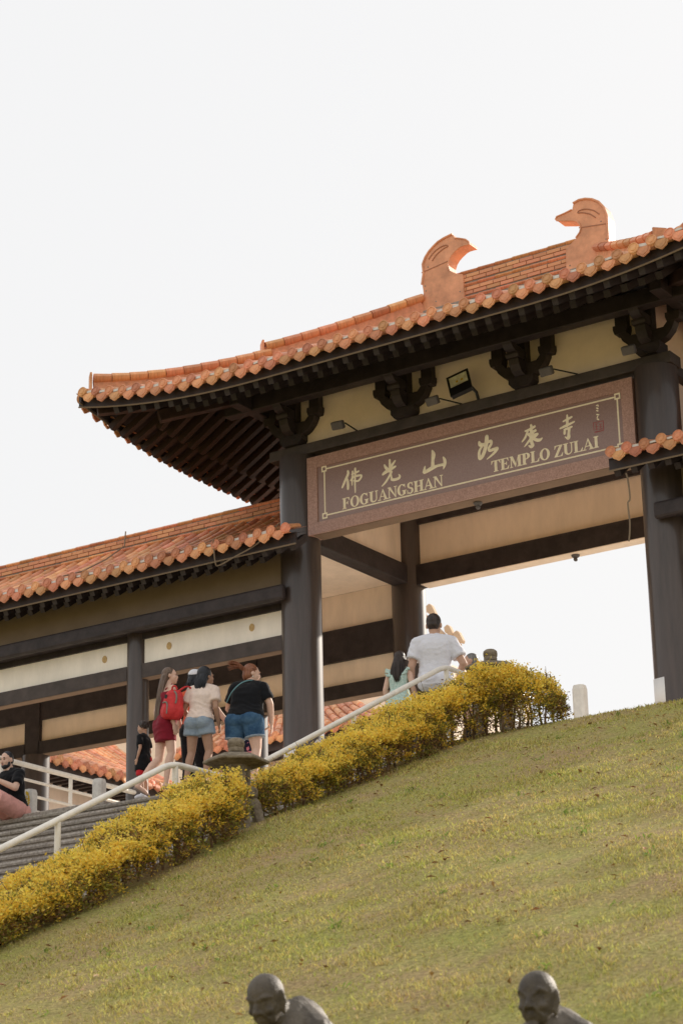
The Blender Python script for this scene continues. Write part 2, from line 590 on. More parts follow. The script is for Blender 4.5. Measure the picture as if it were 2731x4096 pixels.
def bracket(x, y, out):
    """a cluster of stepped bracket arms; out = unit direction away from the wall"""
    ox, oy = out
    ax, ay = abs(oy), abs(ox)            # along the wall
    root = MB()
    def P(a, o, z):
        return (x + ax * a + ox * o, y + ay * a + oy * o, 1.602 + z)
    def hull(mb, poly, w0, w1, along):
        """poly in (axis, z), thickness w0..w1 on the other axis"""
        n = len(poly)
        if along:
            vs = [P(u, w0, v) for u, v in poly] + [P(u, w1, v) for u, v in poly]
        else:
            vs = [P(w0, u, v) for u, v in poly] + [P(w1, u, v) for u, v in poly]
        fs = [tuple(range(n)), tuple(range(2 * n - 1, n - 1, -1))] + [((i + 1) % n, i, i + n, (i + 1) % n + n) for i in range(n)]
        mb.add(vs, fs)
    k = MB(); hull(k, [(-.13, 0), (.13, 0), (.19, .07), (.19, .15), (-.19, .15), (-.19, .07)], -.02, .22, True)
    o = k.build('bracket_set', M['timber'], gate)
    k = MB(); hull(k, [(-.18, .151), (.18, .151), (.27, .19), (.36, .28), (.41, .38), (.41, .40), (.30, .40), (.24, .335), (-.24, .335), (-.30, .40), (-.41, .40), (-.41, .38), (-.36, .28), (-.27, .19)], .052, .19, True)
    k.build('bracket_arm', M['timber'], o)
    for s in (-1, 1):
        k = MB()
        c = .385 * s
        hull(k, [(c - .085, .40), (c + .085, .40), (c + .105, .46), (c + .105, .52), (c - .105, .52), (c - .105, .46)], .05, .20, True)
        hull(k, [(c - .085, .52), (c + .085, .52), (c + .085, .86), (c - .085, .86)], .054, .17, True)
        k.build('bracket_post', M['timber'], o)
    k = MB(); hull(k, [(-.085, .336), (.085, .336), (.085, .86), (-.085, .86)], .06, .20, True)
    k.build('bracket_post', M['timber'], o)
    k = MB(); hull(k, [(.05, .152), (.24, .152), (.32, .19), (.38, .27), (.40, .34), (.40, .36), (.05, .36)], -.075, .075, False)
    hull(k, [(.28, .362), (.42, .362), (.44, .40), (.44, .43), (.27, .43), (.27, .40)], -.10, .10, False)
    k.build('bracket_arm', M['timber'], o)
    k = MB(); hull(k, [(.05, .431), (.40, .431), (.50, .45), (.56, .50), (.575, .528), (.05, .528)], -.072, .072, False)
    k.build('bracket_arm', M['timber'], o)

for i in range(4):
    bracket(W * i / 3, 0, (0, -1))
for i in (1, 2):
    bracket(W * i / 3, B, (0, 1))
bracket(0, B * 0.42, (-1, 0)); bracket(W, B * 0.5, (1, 0))

# roof surface
EO = 2.3
RX0, RX1, RY0, RY1 = -EO, W + EO, -EO, B + EO
RUN = EO + B / 2
def zr(x, y):
    dl = sorted((max(0.0, x - RX0), max(0.0, RX1 - x), max(0.0, y - RY0), max(0.0, RY1 - y)))
    d = dl[0]
    t = min(1.0, d / RUN)
    cx_ = min(max(0.0, x - RX0), max(0.0, RX1 - x)); cy_ = min(max(0.0, y - RY0), max(0.0, RY1 - y))
    c = max(cx_, cy_)
    z = 1.955 + 1.90 * (0.75 * t + 0.25 * t * t)
    return z + 0.34 * max(0.0, 1 - c / 3.2) ** 2.2 * (1 - t) ** 1.1

def grid_surface(x0, x1, y0, y1, zf, step, dz):
    mb = MB()
    nx, ny = max(1, round((x1 - x0) / step)), max(1, round((y1 - y0) / step))
    vs = [(x0 + (x1 - x0) * i / nx, y0 + (y1 - y0) * j / ny, 0) for j in range(ny + 1) for i in range(nx + 1)]
    vs = [(x, y, zf(x, y) + dz) for x, y, _ in vs]
    fs = [(j * (nx + 1) + i, j * (nx + 1) + i + 1, (j + 1) * (nx + 1) + i + 1, (j + 1) * (nx + 1) + i) for j in range(ny) for i in range(nx)]
    mb.add(vs, fs)
    return mb

roof = grid_surface(RX0, RX1, RY0, RY1, zr, 0.18, 0.0).build('roof', M['tilefield'], gate, smooth='all')
grid_surface(RX0 + 0.06, RX1 - 0.06, RY0 + 0.06, RY1 - 0.06, zr, 0.18, -0.075).build('soffit', M['timber'], gate, smooth='all')
# rows of cover tiles on the four slopes
mb = MB()
PIT = 0.242
nfx = round((RX1 - RX0 - 0.16) / PIT); nfy = round((RY1 - RY0 - 0.16) / PIT)
FX = [RX0 + 0.16 + (RX1 - RX0 - 0.32) * k / (nfx - 1) for k in range(nfx)]
FY = [RY0 + 0.16 + (RY1 - RY0 - 0.32) * k / (nfy - 1) for k in range(nfy)]
for x in FX:
    d = min(x - RX0, RX1 - x, RUN)
    for sgn, ya in ((1, RY0 + 0.02), (-1, RY1 - 0.02)):
        pts = [(x, ya + sgn * (d - 0.02) * k / 8, 0) for k in range(9)]
        mb.tube([(a, b, zr(a, b) + 0.012) for a, b, _ in pts], 0.064, 8)
for y in FY:
    d = min(y - RY0, RY1 - y, RUN)
    for sgn, xa in ((1, RX0 + 0.02), (-1, RX1 - 0.02)):
        pts = [(xa + sgn * (d - 0.02) * k / 8, y, 0) for k in range(9)]
        mb.tube([(a, b, zr(a, b) + 0.012) for a, b, _ in pts], 0.064, 8)
tag(mb.build('cover_tiles', M['tilefield'], gate, smooth=50), kind='stuff')

def eave_row(xs, p_of, rz, parent, zf):
    """discs, pendants and highlight-toned mortar plugs along one eave; p_of(u) -> (x, y); rz turns -Y to the outward side"""
    out = Matrix.Rotation(rz, 3, 'Z') @ Vector((0, -1, 0))
    step = xs[1] - xs[0]
    for k, u in enumerate(xs):
        x, y = p_of(u)
        z = zf(x, y)
        j = (rnd.uniform(-.09, .09), rnd.uniform(-.07, .07))
        put('end_disc', ME_DISC, parent, Vector((x + (rnd.uniform(-.007, .007) if not rz else 0), y, z + 0.016 + rnd.uniform(-.007, .007))) + out * (0.055 + rnd.uniform(-.008, .008)), (R(-8) + j[0], j[1], rz))
        if k < len(xs) - 1:
            x, y = p_of(u + step / 2)
            z = zf(x, y)
            put('drip_tile', ME_DRIP, parent, Vector((x, y, z - 0.045 + rnd.uniform(-.009, .009))) + out * 0.035, (R(-4) + j[1], j[0] * .6, rz))
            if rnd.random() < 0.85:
                put('highlit_mortar_plug', ME_PLUG, parent, Vector((x, y, z + 0.012)) + out * 0.028, (0, rnd.uniform(-.1, .1), rz), (rnd.uniform(.7, 1.3), 1, rnd.uniform(.7, 1.2)))

eave_row(FX, lambda u: (u, RY0), 0, roof, zr)
eave_row(FY, lambda u: (RX0, u), R(-90), roof, zr)

# fascia boards with a pale metal drip edge
def fascia(pts, out, parent, name='fascia', h0=-0.185, h1=-0.035, set_in=0.075):
    mb, me2 = MB(), MB()
    ins = Vector(out) * -set_in
    th = Vector(out) * -0.03
    a = [Vector(p) + ins for p in pts]
    vs = []
    for p in a:
        vs += [p + Vector((0, 0, h0)), p + Vector((0, 0, h1)), p + th + Vector((0, 0, h1)), p + th + Vector((0, 0, h0))]
    fs = []
    for i in range(len(a) - 1):
        for q in range(4):
            fs.append((i * 4 + q, i * 4 + (q + 1) % 4, (i + 1) * 4 + (q + 1) % 4, (i + 1) * 4 + q))
    fs += [(3, 2, 1, 0), tuple((len(a) - 1) * 4 + q for q in range(4))]
    mb.add(vs, fs)
    f = mb.build(name, M['timber'], parent)
    me2.tube([p + Vector(out) * 0.004 + Vector((0, 0, h0 - 0.006)) for p in a], 0.012, 6)
    me2.build('drip_edge', M['cable'], f)

N = 60
fascia([(RX0 + (RX1 - RX0) * k / N, RY0, zr(RX0 + (RX1 - RX0) * k / N, RY0)) for k in range(N + 1)], (0, -1, 0), gate)
fascia([(RX0, RY0 + (RY1 - RY0) * k / N, zr(RX0, RY0 + (RY1 - RY0) * k / N)) for k in range(N + 1)], (-1, 0, 0), gate, h0=-0.15)
# rafters: an upper flying row and a lower row
for x in FX:
    d = min(x - RX0, RX1 - x)
    ye = min(-0.05, RY0 + d - 0.1)
    if ye > RY0 + 0.45:
        rafter('flying_rafter', (x, RY0 + 0.13, zr(x, RY0 + 0.13) - 0.275), (x, min(ye, -1.2), zr(x, min(ye, -1.2)) - 0.155), 0.085, 0.10, roof)
    y1 = min(-0.06, RY0 + d - 0.1)
    if y1 > RY0 + 1.05:
        rafter('rafter', (x, RY0 + 0.62, zr(x, RY0 + 0.62) - 0.34), (x, y1, zr(x, y1) - 0.18), 0.09, 0.10, roof)
for y in FY:
    d = min(y - RY0, RY1 - y)
    xe = min(-0.05, RX0 + d - 0.1)
    if xe > RX0 + 0.45:
        rafter('flying_rafter', (RX0 + 0.13, y, zr(RX0 + 0.13, y) - 0.275), (min(xe, -1.2), y, zr(min(xe, -1.2), y) - 0.155), 0.085, 0.10, roof, ME_RAFTER_RED)
    x1 = min(-0.06, RX0 + d - 0.1)
    if x1 > RX0 + 1.05:
        rafter('rafter', (RX0 + 0.62, y, zr(RX0 + 0.62, y) - 0.34), (x1, y, zr(x1, y) - 0.18), 0.09, 0.10, roof, ME_RAFTER_RED)
# hip beams under the front corners, in two steps
for sx, x0 in ((1, RX0), (-1, RX1)):
    def hp(d):
        return Vector((x0 + sx * d, RY0 + d, zr(x0 + sx * d, RY0 + d)))
    h = MB().beam(hp(0.22) - Vector((0, 0, .26)), hp(1.25) - Vector((0, 0, .27)), 0.13, 0.15).build('hip_beam', M['redbrown'], gate, bevel=0.01)
    MB().beam(hp(0.85) - Vector((0, 0, .43)), hp(2.25) - Vector((0, 0, .40)), 0.15, 0.17).build('hip_beam', M['redbrown'], gate, bevel=0.01)
# hip ridges, two steps of round tiles over a brick course
def hip_ridge(xr, x0, sx, sy):
    y0 = RY0 if sy > 0 else RY1
    def hp(d, dz):
        return Vector((x0 + sx * d, y0 + sy * d, zr(x0 + sx * d, y0 + sy * d) + dz))
    for d0, d1, hgt in ((0.18, 2.02, 0.25), (1.96, 3.66, 0.38)):
        n = round((d1 - d0) * 1.414 / 0.27)
        core = MB()
        for k in range(n):
            a, b = d0 + (d1 - d0) * k / n, d0 + (d1 - d0) * (k + 1) / n
            core.beam(hp(a, hgt * 0.42), hp(b, hgt * 0.42), 0.13, hgt * 0.8)
        cr = core.build('hip_ridge', M['brick'], roof)
        for k in range(n):
            a, b = d0 + (d1 - d0) * k / n, d0 + (d1 - d0) * (k + 1) / n
            pa, pb = hp(a, hgt * 0.86 + rnd.uniform(-.003, .003)), hp(b, hgt * 0.86)
            y = (pb - pa).normalized(); x = y.cross(Vector((0, 0, 1))).normalized(); z = x.cross(y)
            put('hip_tile', ME_ROUND, roof, pa, Matrix((x, y, z)).transposed(), (1.35, (pb - pa).length * 0.97, 1.75))
        e = hp(d0 - 0.02, hgt * 0.5)
        dv = Vector((sx, sy, 0)).normalized()
        MB().beam(e, e - dv * 0.035, 0.20, hgt + 0.10).build('end_plate', M['tile'], roof, bevel=0.01)
hip_ridge(0, RX0, 1, 1); hip_ridge(0, RX1, -1, 1); hip_ridge(0, RX0, 1, -1); hip_ridge(0, RX1, -1, -1)
ridge = thing('main_ridge', None, None, (W / 2, B / 2, 3.85))
ridge.parent = gate
ridge.location = Vector((W / 2, B / 2, 3.85)) - off(gate)
ridge_rows(ridge, 1.45, 4.42, B / 2, 3.90, ['r', 'b', 'b', 'r', 'b', 'b', 'r'], seg=0.30)

def ornament(mirror):
    pts = [(1.36, 3.86), (1.37, 4.05), (1.40, 4.20), (1.385, 4.34), (1.42, 4.52), (1.41, 4.67), (1.46, 4.77), (1.53, 4.85), (1.61, 4.91), (1.69, 4.96), (1.80, 4.995), (1.95, 5.02),
           (1.985, 4.94), (2.04, 4.925), (2.10, 4.90), (2.17, 4.87), (2.225, 4.815), (2.24, 4.77), (2.17, 4.775), (2.10, 4.775), (2.05, 4.76), (1.98, 4.72), (1.92, 4.675), (1.88, 4.625), (1.845, 4.54), (1.865, 4.45), (1.93, 4.40), (2.02, 4.345), (2.10, 4.32), (2.105, 4.1), (2.11, 3.86)]
    def T(p):
        return (5.93 - p[0], p[1] - 0.085) if mirror else p
    P2 = pts
    if mirror:
        P2 = [(3.82, 3.86), (3.83, 4.24), (4.01, 4.37), (4.08, 4.44), (4.10, 4.50), (4.085, 4.575), (4.04, 4.63), (3.97, 4.66), (3.86, 4.69), (3.72, 4.73), (3.70, 4.76), (3.72, 4.795), (3.85, 4.81), (3.97, 4.835), (4.0, 4.93), (4.10, 4.955), (4.20, 4.945), (4.31, 4.905), (4.41, 4.835), (4.485, 4.73), (4.53, 4.57), (4.525, 4.41), (4.525, 4.21), (4.51, 4.0), (4.51, 3.86)]
    y0, y1 = B / 2 - 0.125, B / 2 + 0.125
    mb = MB(); mb.prism(P2, y0, y1)
    o = mb.build('ridge_ornament', M['ornament'], gate, bevel=0.014)
    rim = MB()
    back = [T(p) for p in pts[3:12]]
    if mirror:
        back = P2[14:23]
    rim.tube([(x, y0 - 0.004, z) for x, z in back], 0.018, 8)
    rim.tube([(x, y0 - 0.004, z) for x, z in (P2[2:14] if mirror else pts[12:26])], 0.012, 8)
    rim.build('ornament_rim', M['ornament'], o, smooth=True)
    g = MB()
    for q in ([(1.52, 4.72), (1.60, 4.80), (1.72, 4.86), (1.83, 4.87), (1.86, 4.84), (1.78, 4.82), (1.66, 4.76), (1.58, 4.68)],):
        g.tube([(x, y0 - 0.003, z) for x, z in catmull([(T(p)[0], T(p)[1], 0) for p in q], 4) for x, z in [(x, z)]] if False else
               [(v.x, y0 - 0.003, v.y) for v in catmull([(*T(p), 0) for p in q], 4)], 0.009, 6)
    g.build('carved_line', M['groove'], o)
    j = MB(); a, b = T((1.385, 4.535)), T((1.86, 4.60))
    j.beam((a[0], y0 - 0.002, a[1]), (b[0], y0 - 0.002, b[1]), 0.008, 0.014, upv=(0, 0, 1))
    j.build('joint', M['groove'], o)
    s_ = MB()
    for p in ((1.45, 4.22), (1.44, 4.30), (2.04, 4.05), (1.50, 4.60), (1.62, 4.0)):
        q = T(p); s_.ell((q[0], y0 - 0.001, q[1]), (0.012, 0.006, 0.012), n=8, mm=6)
    s_.build('rivet', M['mortar'], o)
    f = MB(); f.box(min(T((1.34, 0))[0], T((2.13, 0))[0]), max(T((1.34, 0))[0], T((2.13, 0))[0]), y0 - 0.02, y1 + 0.02, 3.80, 3.90)
    f.build('mortar_bed', M['mortar'], o, bevel=0.01)
ornament(False); ornament(True)

# ------------------------------------------------------------------ side galleries
def gallery(x0, x1, label, cols, end_at_gate):
    g = thing('side_gallery', label, 'gallery', ((x0 + x1) / 2, B / 2, FLOOR), group='galleries joined to the temple gate')
    CRW = 0.165
    for x in cols:
        for y, r in ((0, CRW), (B, 0.235)):
            zt = -0.55 if y == 0 else -1.385
            c = MB().lathe([(r, FLOOR), (r, zt)], (x, y, 0), 32).build('column', M['column'], g, smooth=40)
            MB().lathe([(r + 0.08, FLOOR), (r + 0.08, FLOOR + 0.08), (r + 0.01, FLOOR + 0.13)], (x, y, 0), 28).build('column_base', M['palestone'], c, smooth=40)
            if y == B:
                MB().box(x - 0.16, x + 0.16, B - 0.12, B + 0.12, -1.383, -0.2).build('post', M['timber'], g)
    # front beams
    xe0, xe1 = x0, x1
    e = 0.0
    mb = MB().box(x0, x1 + (0.20 if end_at_gate > 0 else 0), -0.42, -0.31, -0.75, -0.525) if end_at_gate > 0 else MB().box(x0 - 0.22, x1, -0.42, -0.31, -0.75, -0.525)
    mb.build('eave_beam', M['timber'], g, bevel=0.035)
    MB().box(x0, x1, -0.308, 0.14, -0.70, -0.50).build('purlin', M['timber'], g)
    segs = []
    cs = sorted(cols)
    lim = [x0] + cs + [x1]
    for a, b in zip(lim[:-1], lim[1:]):
        a2 = a + (CRW - 0.02 if a in cs else 0); b2 = b - (CRW - 0.02 if b in cs else 0)
        if b2 - a2 < 0.2: continue
        MB().box(a2, b2, -0.085, 0.085, -0.79, -0.702).build('tie_beam', M['timber'], g)
        MB().box(a2, b2, -0.09, 0.09, -1.385, -1.17).build('tie_beam', M['beam'], g)
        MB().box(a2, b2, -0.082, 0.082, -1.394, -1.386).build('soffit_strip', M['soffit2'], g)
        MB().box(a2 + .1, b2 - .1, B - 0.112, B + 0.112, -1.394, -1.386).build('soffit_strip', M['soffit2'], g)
        p = MB().box(a2, b2, -0.045, 0.045, -1.168, -0.792).build('wall_panel', M['creamw'], g)
        for u in (a + 0.62, b - 0.60):
            if b - a > 1.8 and a2 + 0.1 < u < b2 - 0.1:
                d = MB().lathe([(0.0, 0), (0.045, 0), (0.045, 0.012), (0.0, 0.012)], n=16)
                d.xf(Matrix.Translation((u, -0.044, -0.965 + rnd.uniform(-.02, .02))) @ Matrix.Rotation(R(90), 4, 'X') @ Matrix.Diagonal((1, 1.25, 1, 1)))
                d.build('round_patch', M['stain'], p)
        MB().box(a2, b2, B - 0.10, B + 0.10, -0.79, -0.27).build('tie_beam', M['timber'], g)
        MB().box(a2, b2, B - 0.12, B + 0.12, -1.385, -1.17).build('tie_beam', M['timber'], g)
        MB().box(a2, b2, B - 0.045, B + 0.045, -1.168, -0.792).build('wall_panel', M['cream'], g)
        MB().box(a2, b2, B - 0.045, B + 0.045, -0.268, 0.30).build('wall_panel', M['cream'], g)
    MB().box(x0, x1, -0.05, 0.05, -0.498, 0.42).build('upper_wall', M['tan'], g)  # plaster wall with the eave shade put into its colour
    MB().box(x0, x1, 0.06, B - 0.05, 0.30, 0.34).build('ceiling_panel', M['cream'], g)
    # roof
    YE, YR = -0.92, B / 2
    def zw(x, y):
        t = abs(y - YR)
        t = 1 - min(1.0, t / (YR - YE))
        return 0.055 + 1.20 * (0.62 * t + 0.38 * t * t)
    rx0, rx1 = x0, x1
    rf = grid_surface(rx0, rx1, YE, 2 * YR - YE, zw, 0.16, 0.0).build('roof', M['tilefield'], g, smooth='all')
    grid_surface(rx0 + 0.02, rx1 - 0.02, YE + 0.05, 2 * YR - YE - 0.05, zw, 0.2, -0.07).build('soffit', M['timber'], g, smooth='all')
    ex0, ex1 = (rx1, 0.50) if end_at_gate > 0 else (W - 0.35, rx0)       # the eave runs on in front of the gate column
    es = grid_surface(ex0, ex1, YE, -0.56, zw, 0.16, 0.0)
    es.build('eave_strip', M['tilefield'], g, smooth='all')
    grid_surface(ex0, ex1 - 0.02, YE + 0.05, -0.56, zw, 0.2, -0.07).build('soffit', M['timber'], g, smooth='all')
    rx0, rx1 = min(rx0, ex0), max(rx1, ex1)
    n = round((rx1 - rx0 - 0.14) / 0.243)
    xs = [rx0 + 0.09 + (rx1 - rx0 - 0.18) * k / n for k in range(n + 1)]
    # cover tiles one by one on the front slope, nearest rows first; the rest in one mesh
    nseg = 9
    cells = []
    for x in xs:
        for k in range(nseg):
            if not (ex0 < x < ex1 and k > 0): cells.append((x, k))
    cells.sort(key=lambda c: -(c[0] * 1.0) if end_at_gate > 0 else c[0])
    keep = set(cells[:290])
    rest = MB()
    for x, k in cells:
        ya, yb = YE + (YR - 0.06 - YE) * k / nseg, YE + (YR - 0.06 - YE) * (k + 1) / nseg
        pa, pb = Vector((x, ya, zw(x, ya) + 0.006)), Vector((x, yb, zw(x, yb) + 0.006))
        if (x, k) in keep:
            y = (pb - pa).normalized(); xx = Vector((1, 0, 0)); z = xx.cross(y)
            jit = Matrix.Rotation(rnd.uniform(-.012, .012), 3, 'Z')
            put('cover_tile', ME_BARREL, rf, pa + Vector((rnd.uniform(-.004, .004), 0, rnd.uniform(0, .005))), jit @ Matrix((xx, y, z)).transposed(), (1, (pb - pa).length / 0.30 * 1.03, 1))
        else:
            rest.tube([pa, pb], [0.066, 0.058], 8)
    for x in xs:
        if ex0 < x < ex1: continue
        pts = [(x, 2 * YR - YE - (YR - YE) * k / 6) for k in range(6)]
        rest.tube([(a, b, zw(a, b) + 0.006) for a, b in pts], 0.06, 6)
    if rest.v:
        tag(rest.build('cover_tiles', M['tilefield'], rf, smooth=40), kind='stuff')
    eave_row(xs, lambda u: (u, YE), 0, rf, zw)
    fascia([(rx0, YE, zw(0, YE)), (rx1, YE, zw(0, YE))], (0, -1, 0), g, h0=-0.20)
    for x in xs:
        rafter('rafter', (x, YE + 0.12, zw(x, YE + 0.12) - 0.27), (x, -0.50 if ex0 < x < ex1 else 0.0, zw(x, -0.50 if ex0 < x < ex1 else 0.0) - 0.16), 0.085, 0.10, rf)
        if ex0 < x < ex1: continue
        rafter('lower_rafter', (x, YE + 0.40, zw(x, YE + 0.4) - 0.35), (x, 0.0, zw(x, 0.0) - 0.22), 0.085, 0.09, rf)
    rg = thing('ridge', None, None, ((x0 + x1) / 2, YR, 1.2)); rg.parent = g
    rg.location = Vector(((x0 + x1) / 2, YR, 1.2)) - off(g)
    ridge_rows(rg, rx0, -0.30, YR, 1.235, ['r', 'b', 'b', 'r'], seg=0.30) if end_at_gate > 0 else \
        ridge_rows(rg, W + 0.30, rx1, YR, 1.235, ['r', 'b', 'b', 'r'], seg=0.30)
    return g

gallery(-12.2, -0.24, 'long roofed gallery to the left of the gate, behind the people', [-2.96, -7.46, -11.96], 1)
gallery(W + 0.24, W + 4.6, 'short piece of roofed gallery to the right of the gate, at the picture edge', [W + 2.96], -1)

# ------------------------------------------------------------------ name board
board = thing('sign_board', 'long granite name board with gold lettering across the gate', 'sign', (W / 2, -0.02, 0.77))
YS = -0.155
MB().box(0.255, 5.46, YS + 0.012, 0.115, 0.187, 1.352).build('board_body', M['granite'], board)
def frame(x0, x1, z0, z1, w, ya, yb, name, m):
    mb = MB()
    mb.prism([(x0, z0), (x1, z0), (x1 - w, z0 + w), (x0 + w, z0 + w)], ya, yb)
    mb.prism([(x0, z1), (x0 + w, z1 - w), (x1 - w, z1 - w), (x1, z1)], ya, yb)
    mb.prism([(x0, z0), (x0 + w, z0 + w), (x0 + w, z1 - w), (x0, z1)], ya, yb)
    mb.prism([(x1, z0), (x1, z1), (x1 - w, z1 - w), (x1 - w, z0 + w)], ya, yb)
    return mb.build(name, m, board)
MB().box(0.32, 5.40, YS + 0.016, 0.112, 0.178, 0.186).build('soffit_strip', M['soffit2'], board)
frame(0.25, 5.465, 0.183, 1.356, 0.17, YS - 0.02, YS + 0.011, 'granite_frame', M['granite'])
MB().box(0.421, 5.294, YS - 0.001, YS + 0.0115, 0.354, 1.185).build('inscription_panel', M['polished'], board)
gb = MB()
gx0, gx1, gz0, gz1, gw, sq = 0.53, 5.24, 0.425, 1.145, 0.021, 0.088
ya, yb = YS - 0.006, YS - 0.0015
gb.box(gx0 + 0.03, gx1 - 0.03, ya, yb, gz0, gz0 + gw); gb.box(gx0 + 0.03, gx1 - 0.03, ya, yb, gz1 - gw, gz1)
gb.box(gx0, gx0 + gw, ya, yb, gz0 + 0.03, gz1 - 0.03); gb.box(gx1 - gw, gx1, ya, yb, gz0 + 0.03, gz1 - 0.03)
for x in (gx0 + 0.006, gx1 - 0.006):
    for z in (gz0 + 0.006, gz1 - 0.006):
        a = sq / 2
        yy, y2 = ya - 0.001, yb - 0.0006
        gb.box(x - a, x + a, yy, y2, z - a, z - a + gw); gb.box(x - a, x + a, yy, y2, z + a - gw, z + a)
        gb.box(x - a, x - a + gw, yy, y2, z - a + gw, z + a - gw); gb.box(x + a - gw, x + a, yy, y2, z - a + gw, z + a - gw)
gb.build('gold_border', M['gold'], board)

# Roman capitals with serifs, cap height 1
def glyph(ch):
    P = []
    S = 0.05
    def q(x0, z0, x1, z1): P.append([(x0, z0), (x1, z0), (x1, z1), (x0, z1)])
    def stem(x0, x1, lo=True, hi=True, e=0.09):
        q(x0, 0, x1, 1)
        if lo: q(x0 - e, 0, x1 + e, S)
        if hi: q(x0 - e, 1 - S, x1 + e, 1)
    def ring(cx_, cz_, ro, so, ri, si, a0, a1, n=22):
        for k in range(n):
            t0, t1 = R(a0 + (a1 - a0) * k / n), R(a0 + (a1 - a0) * (k + 1) / n)
            P.append([(cx_ + ri * math.cos(t0), cz_ + si * math.sin(t0)), (cx_ + ro * math.cos(t0), cz_ + so * math.sin(t0)),
                      (cx_ + ro * math.cos(t1), cz_ + so * math.sin(t1)), (cx_ + ri * math.cos(t1), cz_ + si * math.sin(t1))])
    if ch in 'FE':
        stem(.12, .33); q(.3, .95, .72, 1); P.append([(.60, .95), (.72, .70), (.74, .70), (.72, 1)])
        q(.3, .485, .55, .53); P.append([(.48, .50), (.55, .36), (.575, .36), (.575, .66), (.55, .66)])
        if ch == 'E': q(.3, 0, .74, .05); P.append([(.60, .05), (.74, .02), (.79, .31), (.765, .31)])
        return P, .80 if ch == 'F' else .84
    if ch == 'O':
        ring(.48, .5, .44, .52, .235, .46, 0, 360, 36); return P, .96
    if ch == 'G':
        ring(.48, .5, .44, .52, .225, .46, 42, 322, 32); P.append([(.73, 1.0), (.775, 1.0), (.80, .68), (.77, .68)])
        q(.62, .06, .82, .42); q(.54, .38, .90, .43); return P, .96
    if ch == 'U':
        q(.12, .3, .33, 1); q(.02, .95, .43, 1); q(.72, .3, .78, 1); q(.62, .95, .88, 1)
        ring(.45, .31, .33, .33, .12, .25, 180, 270, 10)
        ring(.45, .31, .33, .33, .27, .25, 270, 360, 10); return P, .92
    if ch == 'A':
        P.append([(.09, .03), (.145, .03), (.475, .86), (.44, 1.0)]); P.append([(.44, 1.0), (.50, 1.0), (.88, .03), (.64, .03)][0:4])
        q(.24, .30, .66, .35); q(-.02, 0, .26, S); q(.55, 0, .96, S); return P, .94
    if ch == 'N':
        q(.13, 0, .19, .9); P.append([(.05, 1), (.30, 1), (.82, .02), (.77, -.03)][::1]); q(.76, 0, .82, 1)
        q(.02, .95, .28, 1); q(.04, 0, .29, S); q(.65, .95, .92, 1); return P, .94
    if ch == 'S':
        ring(.34, .745, .27, .275, .115, .215, 40, 250, 16); ring(.34, .27, .29, .29, .13, .225, -140, 70, 16)
        P.append([(.13, .62), (.30, .45), (.52, .42), (.26, .66)])
        P.append([(.53, 1.0), (.565, 1.0), (.585, .70), (.55, .70)]); P.append([(.06, 0), (.095, 0), (.085, .33), (.05, .33)]); return P, .68
    if ch == 'H':
        stem(.12, .33); stem(.66, .87); q(.3, .47, .7, .53); return P, .99
    if ch == 'T':
        stem(.32, .53, hi=False); q(.04, .95, .81, 1); P.append([(.04, 1), (.02, .70), (.045, .70), (.16, .95)]); P.append([(.81, 1), (.69, .95), (.805, .70), (.83, .70)]); return P, .84
    if ch == 'M':
        q(.13, 0, .18, .95); P.append([(.06, 1), (.31, 1), (.60, .22), (.52, 0)]); P.append([(.52, 0), (.58, .16), (.86, 1), (.80, 1)])
        q(.80, 0, 1.0, 1); q(.03, .95, .25, 1); q(.04, 0, .28, S); q(.72, 0, 1.09, S); q(.9, .95, 1.09, 1); return P, 1.12
    if ch == 'P':
        stem(.12, .33, hi=False); q(.03, .95, .45, 1); ring(.42, .73, .31, .27, .10, .22, -90, 90, 16); q(.3, .46, .43, .51); return P, .78
    if ch == 'L':
        stem(.12, .33); q(.3, 0, .74, .05); P.append([(.60, .05), (.74, .02), (.79, .34), (.765, .34)]); return P, .82
    if ch == 'Z':
        q(.08, .95, .74, 1); q(.04, 0, .74, .05); P.append([(.04, .05), (.28, .05), (.74, .95), (.50, .95)])
        P.append([(.08, 1), (.06, .70), (.085, .70), (.20, .95)]); P.append([(.74, 0), (.60, .05), (.755, .32), (.78, .32)]); return P, .82
    if ch == 'I':
        stem(.12, .33); return P, .45
    return P, .35

def write(text, x0, x1, z0, hgt):
    tot = sum(glyph(c)[1] for c in text)
    sc = (x1 - x0) / tot
    x = x0
    for c in text:
        P, adv = glyph(c)
        if P:
            mb = MB()
            for i, poly in enumerate(P):
                f = YS - 0.0045 - 0.00022 * (i % 9)
                ar = sum(poly[k][0] * poly[(k + 1) % len(poly)][1] - poly[(k + 1) % len(poly)][0] * poly[k][1] for k in range(len(poly)))
                pp = poly if ar > 0 else poly[::-1]
                us, vs_ = [q[0] for q in pp], [q[1] for q in pp]
                cu, cv = (max(us) + min(us)) / 2, (max(vs_) + min(vs_)) / 2
                eu, ev = 1 + 0.036 / max(.03, max(us) - min(us)), 1 + 0.022 / max(.03, max(vs_) - min(vs_))
                pp = [(cu + (u - cu) * eu, cv + (v - cv) * ev) for u, v in pp]          # carved a little bolder
                mb.prism([(x + u * sc, z0 + v * hgt) for u, v in pp], f, YS - 0.0012)
            mb.build('letter', M['gold'], board)
        x += adv * sc
write('FOGUANGSHAN', 0.835, 2.505, 0.465, 0.160)
write('TEMPLO ZULAI', 3.275, 4.92, 0.490, 0.160)

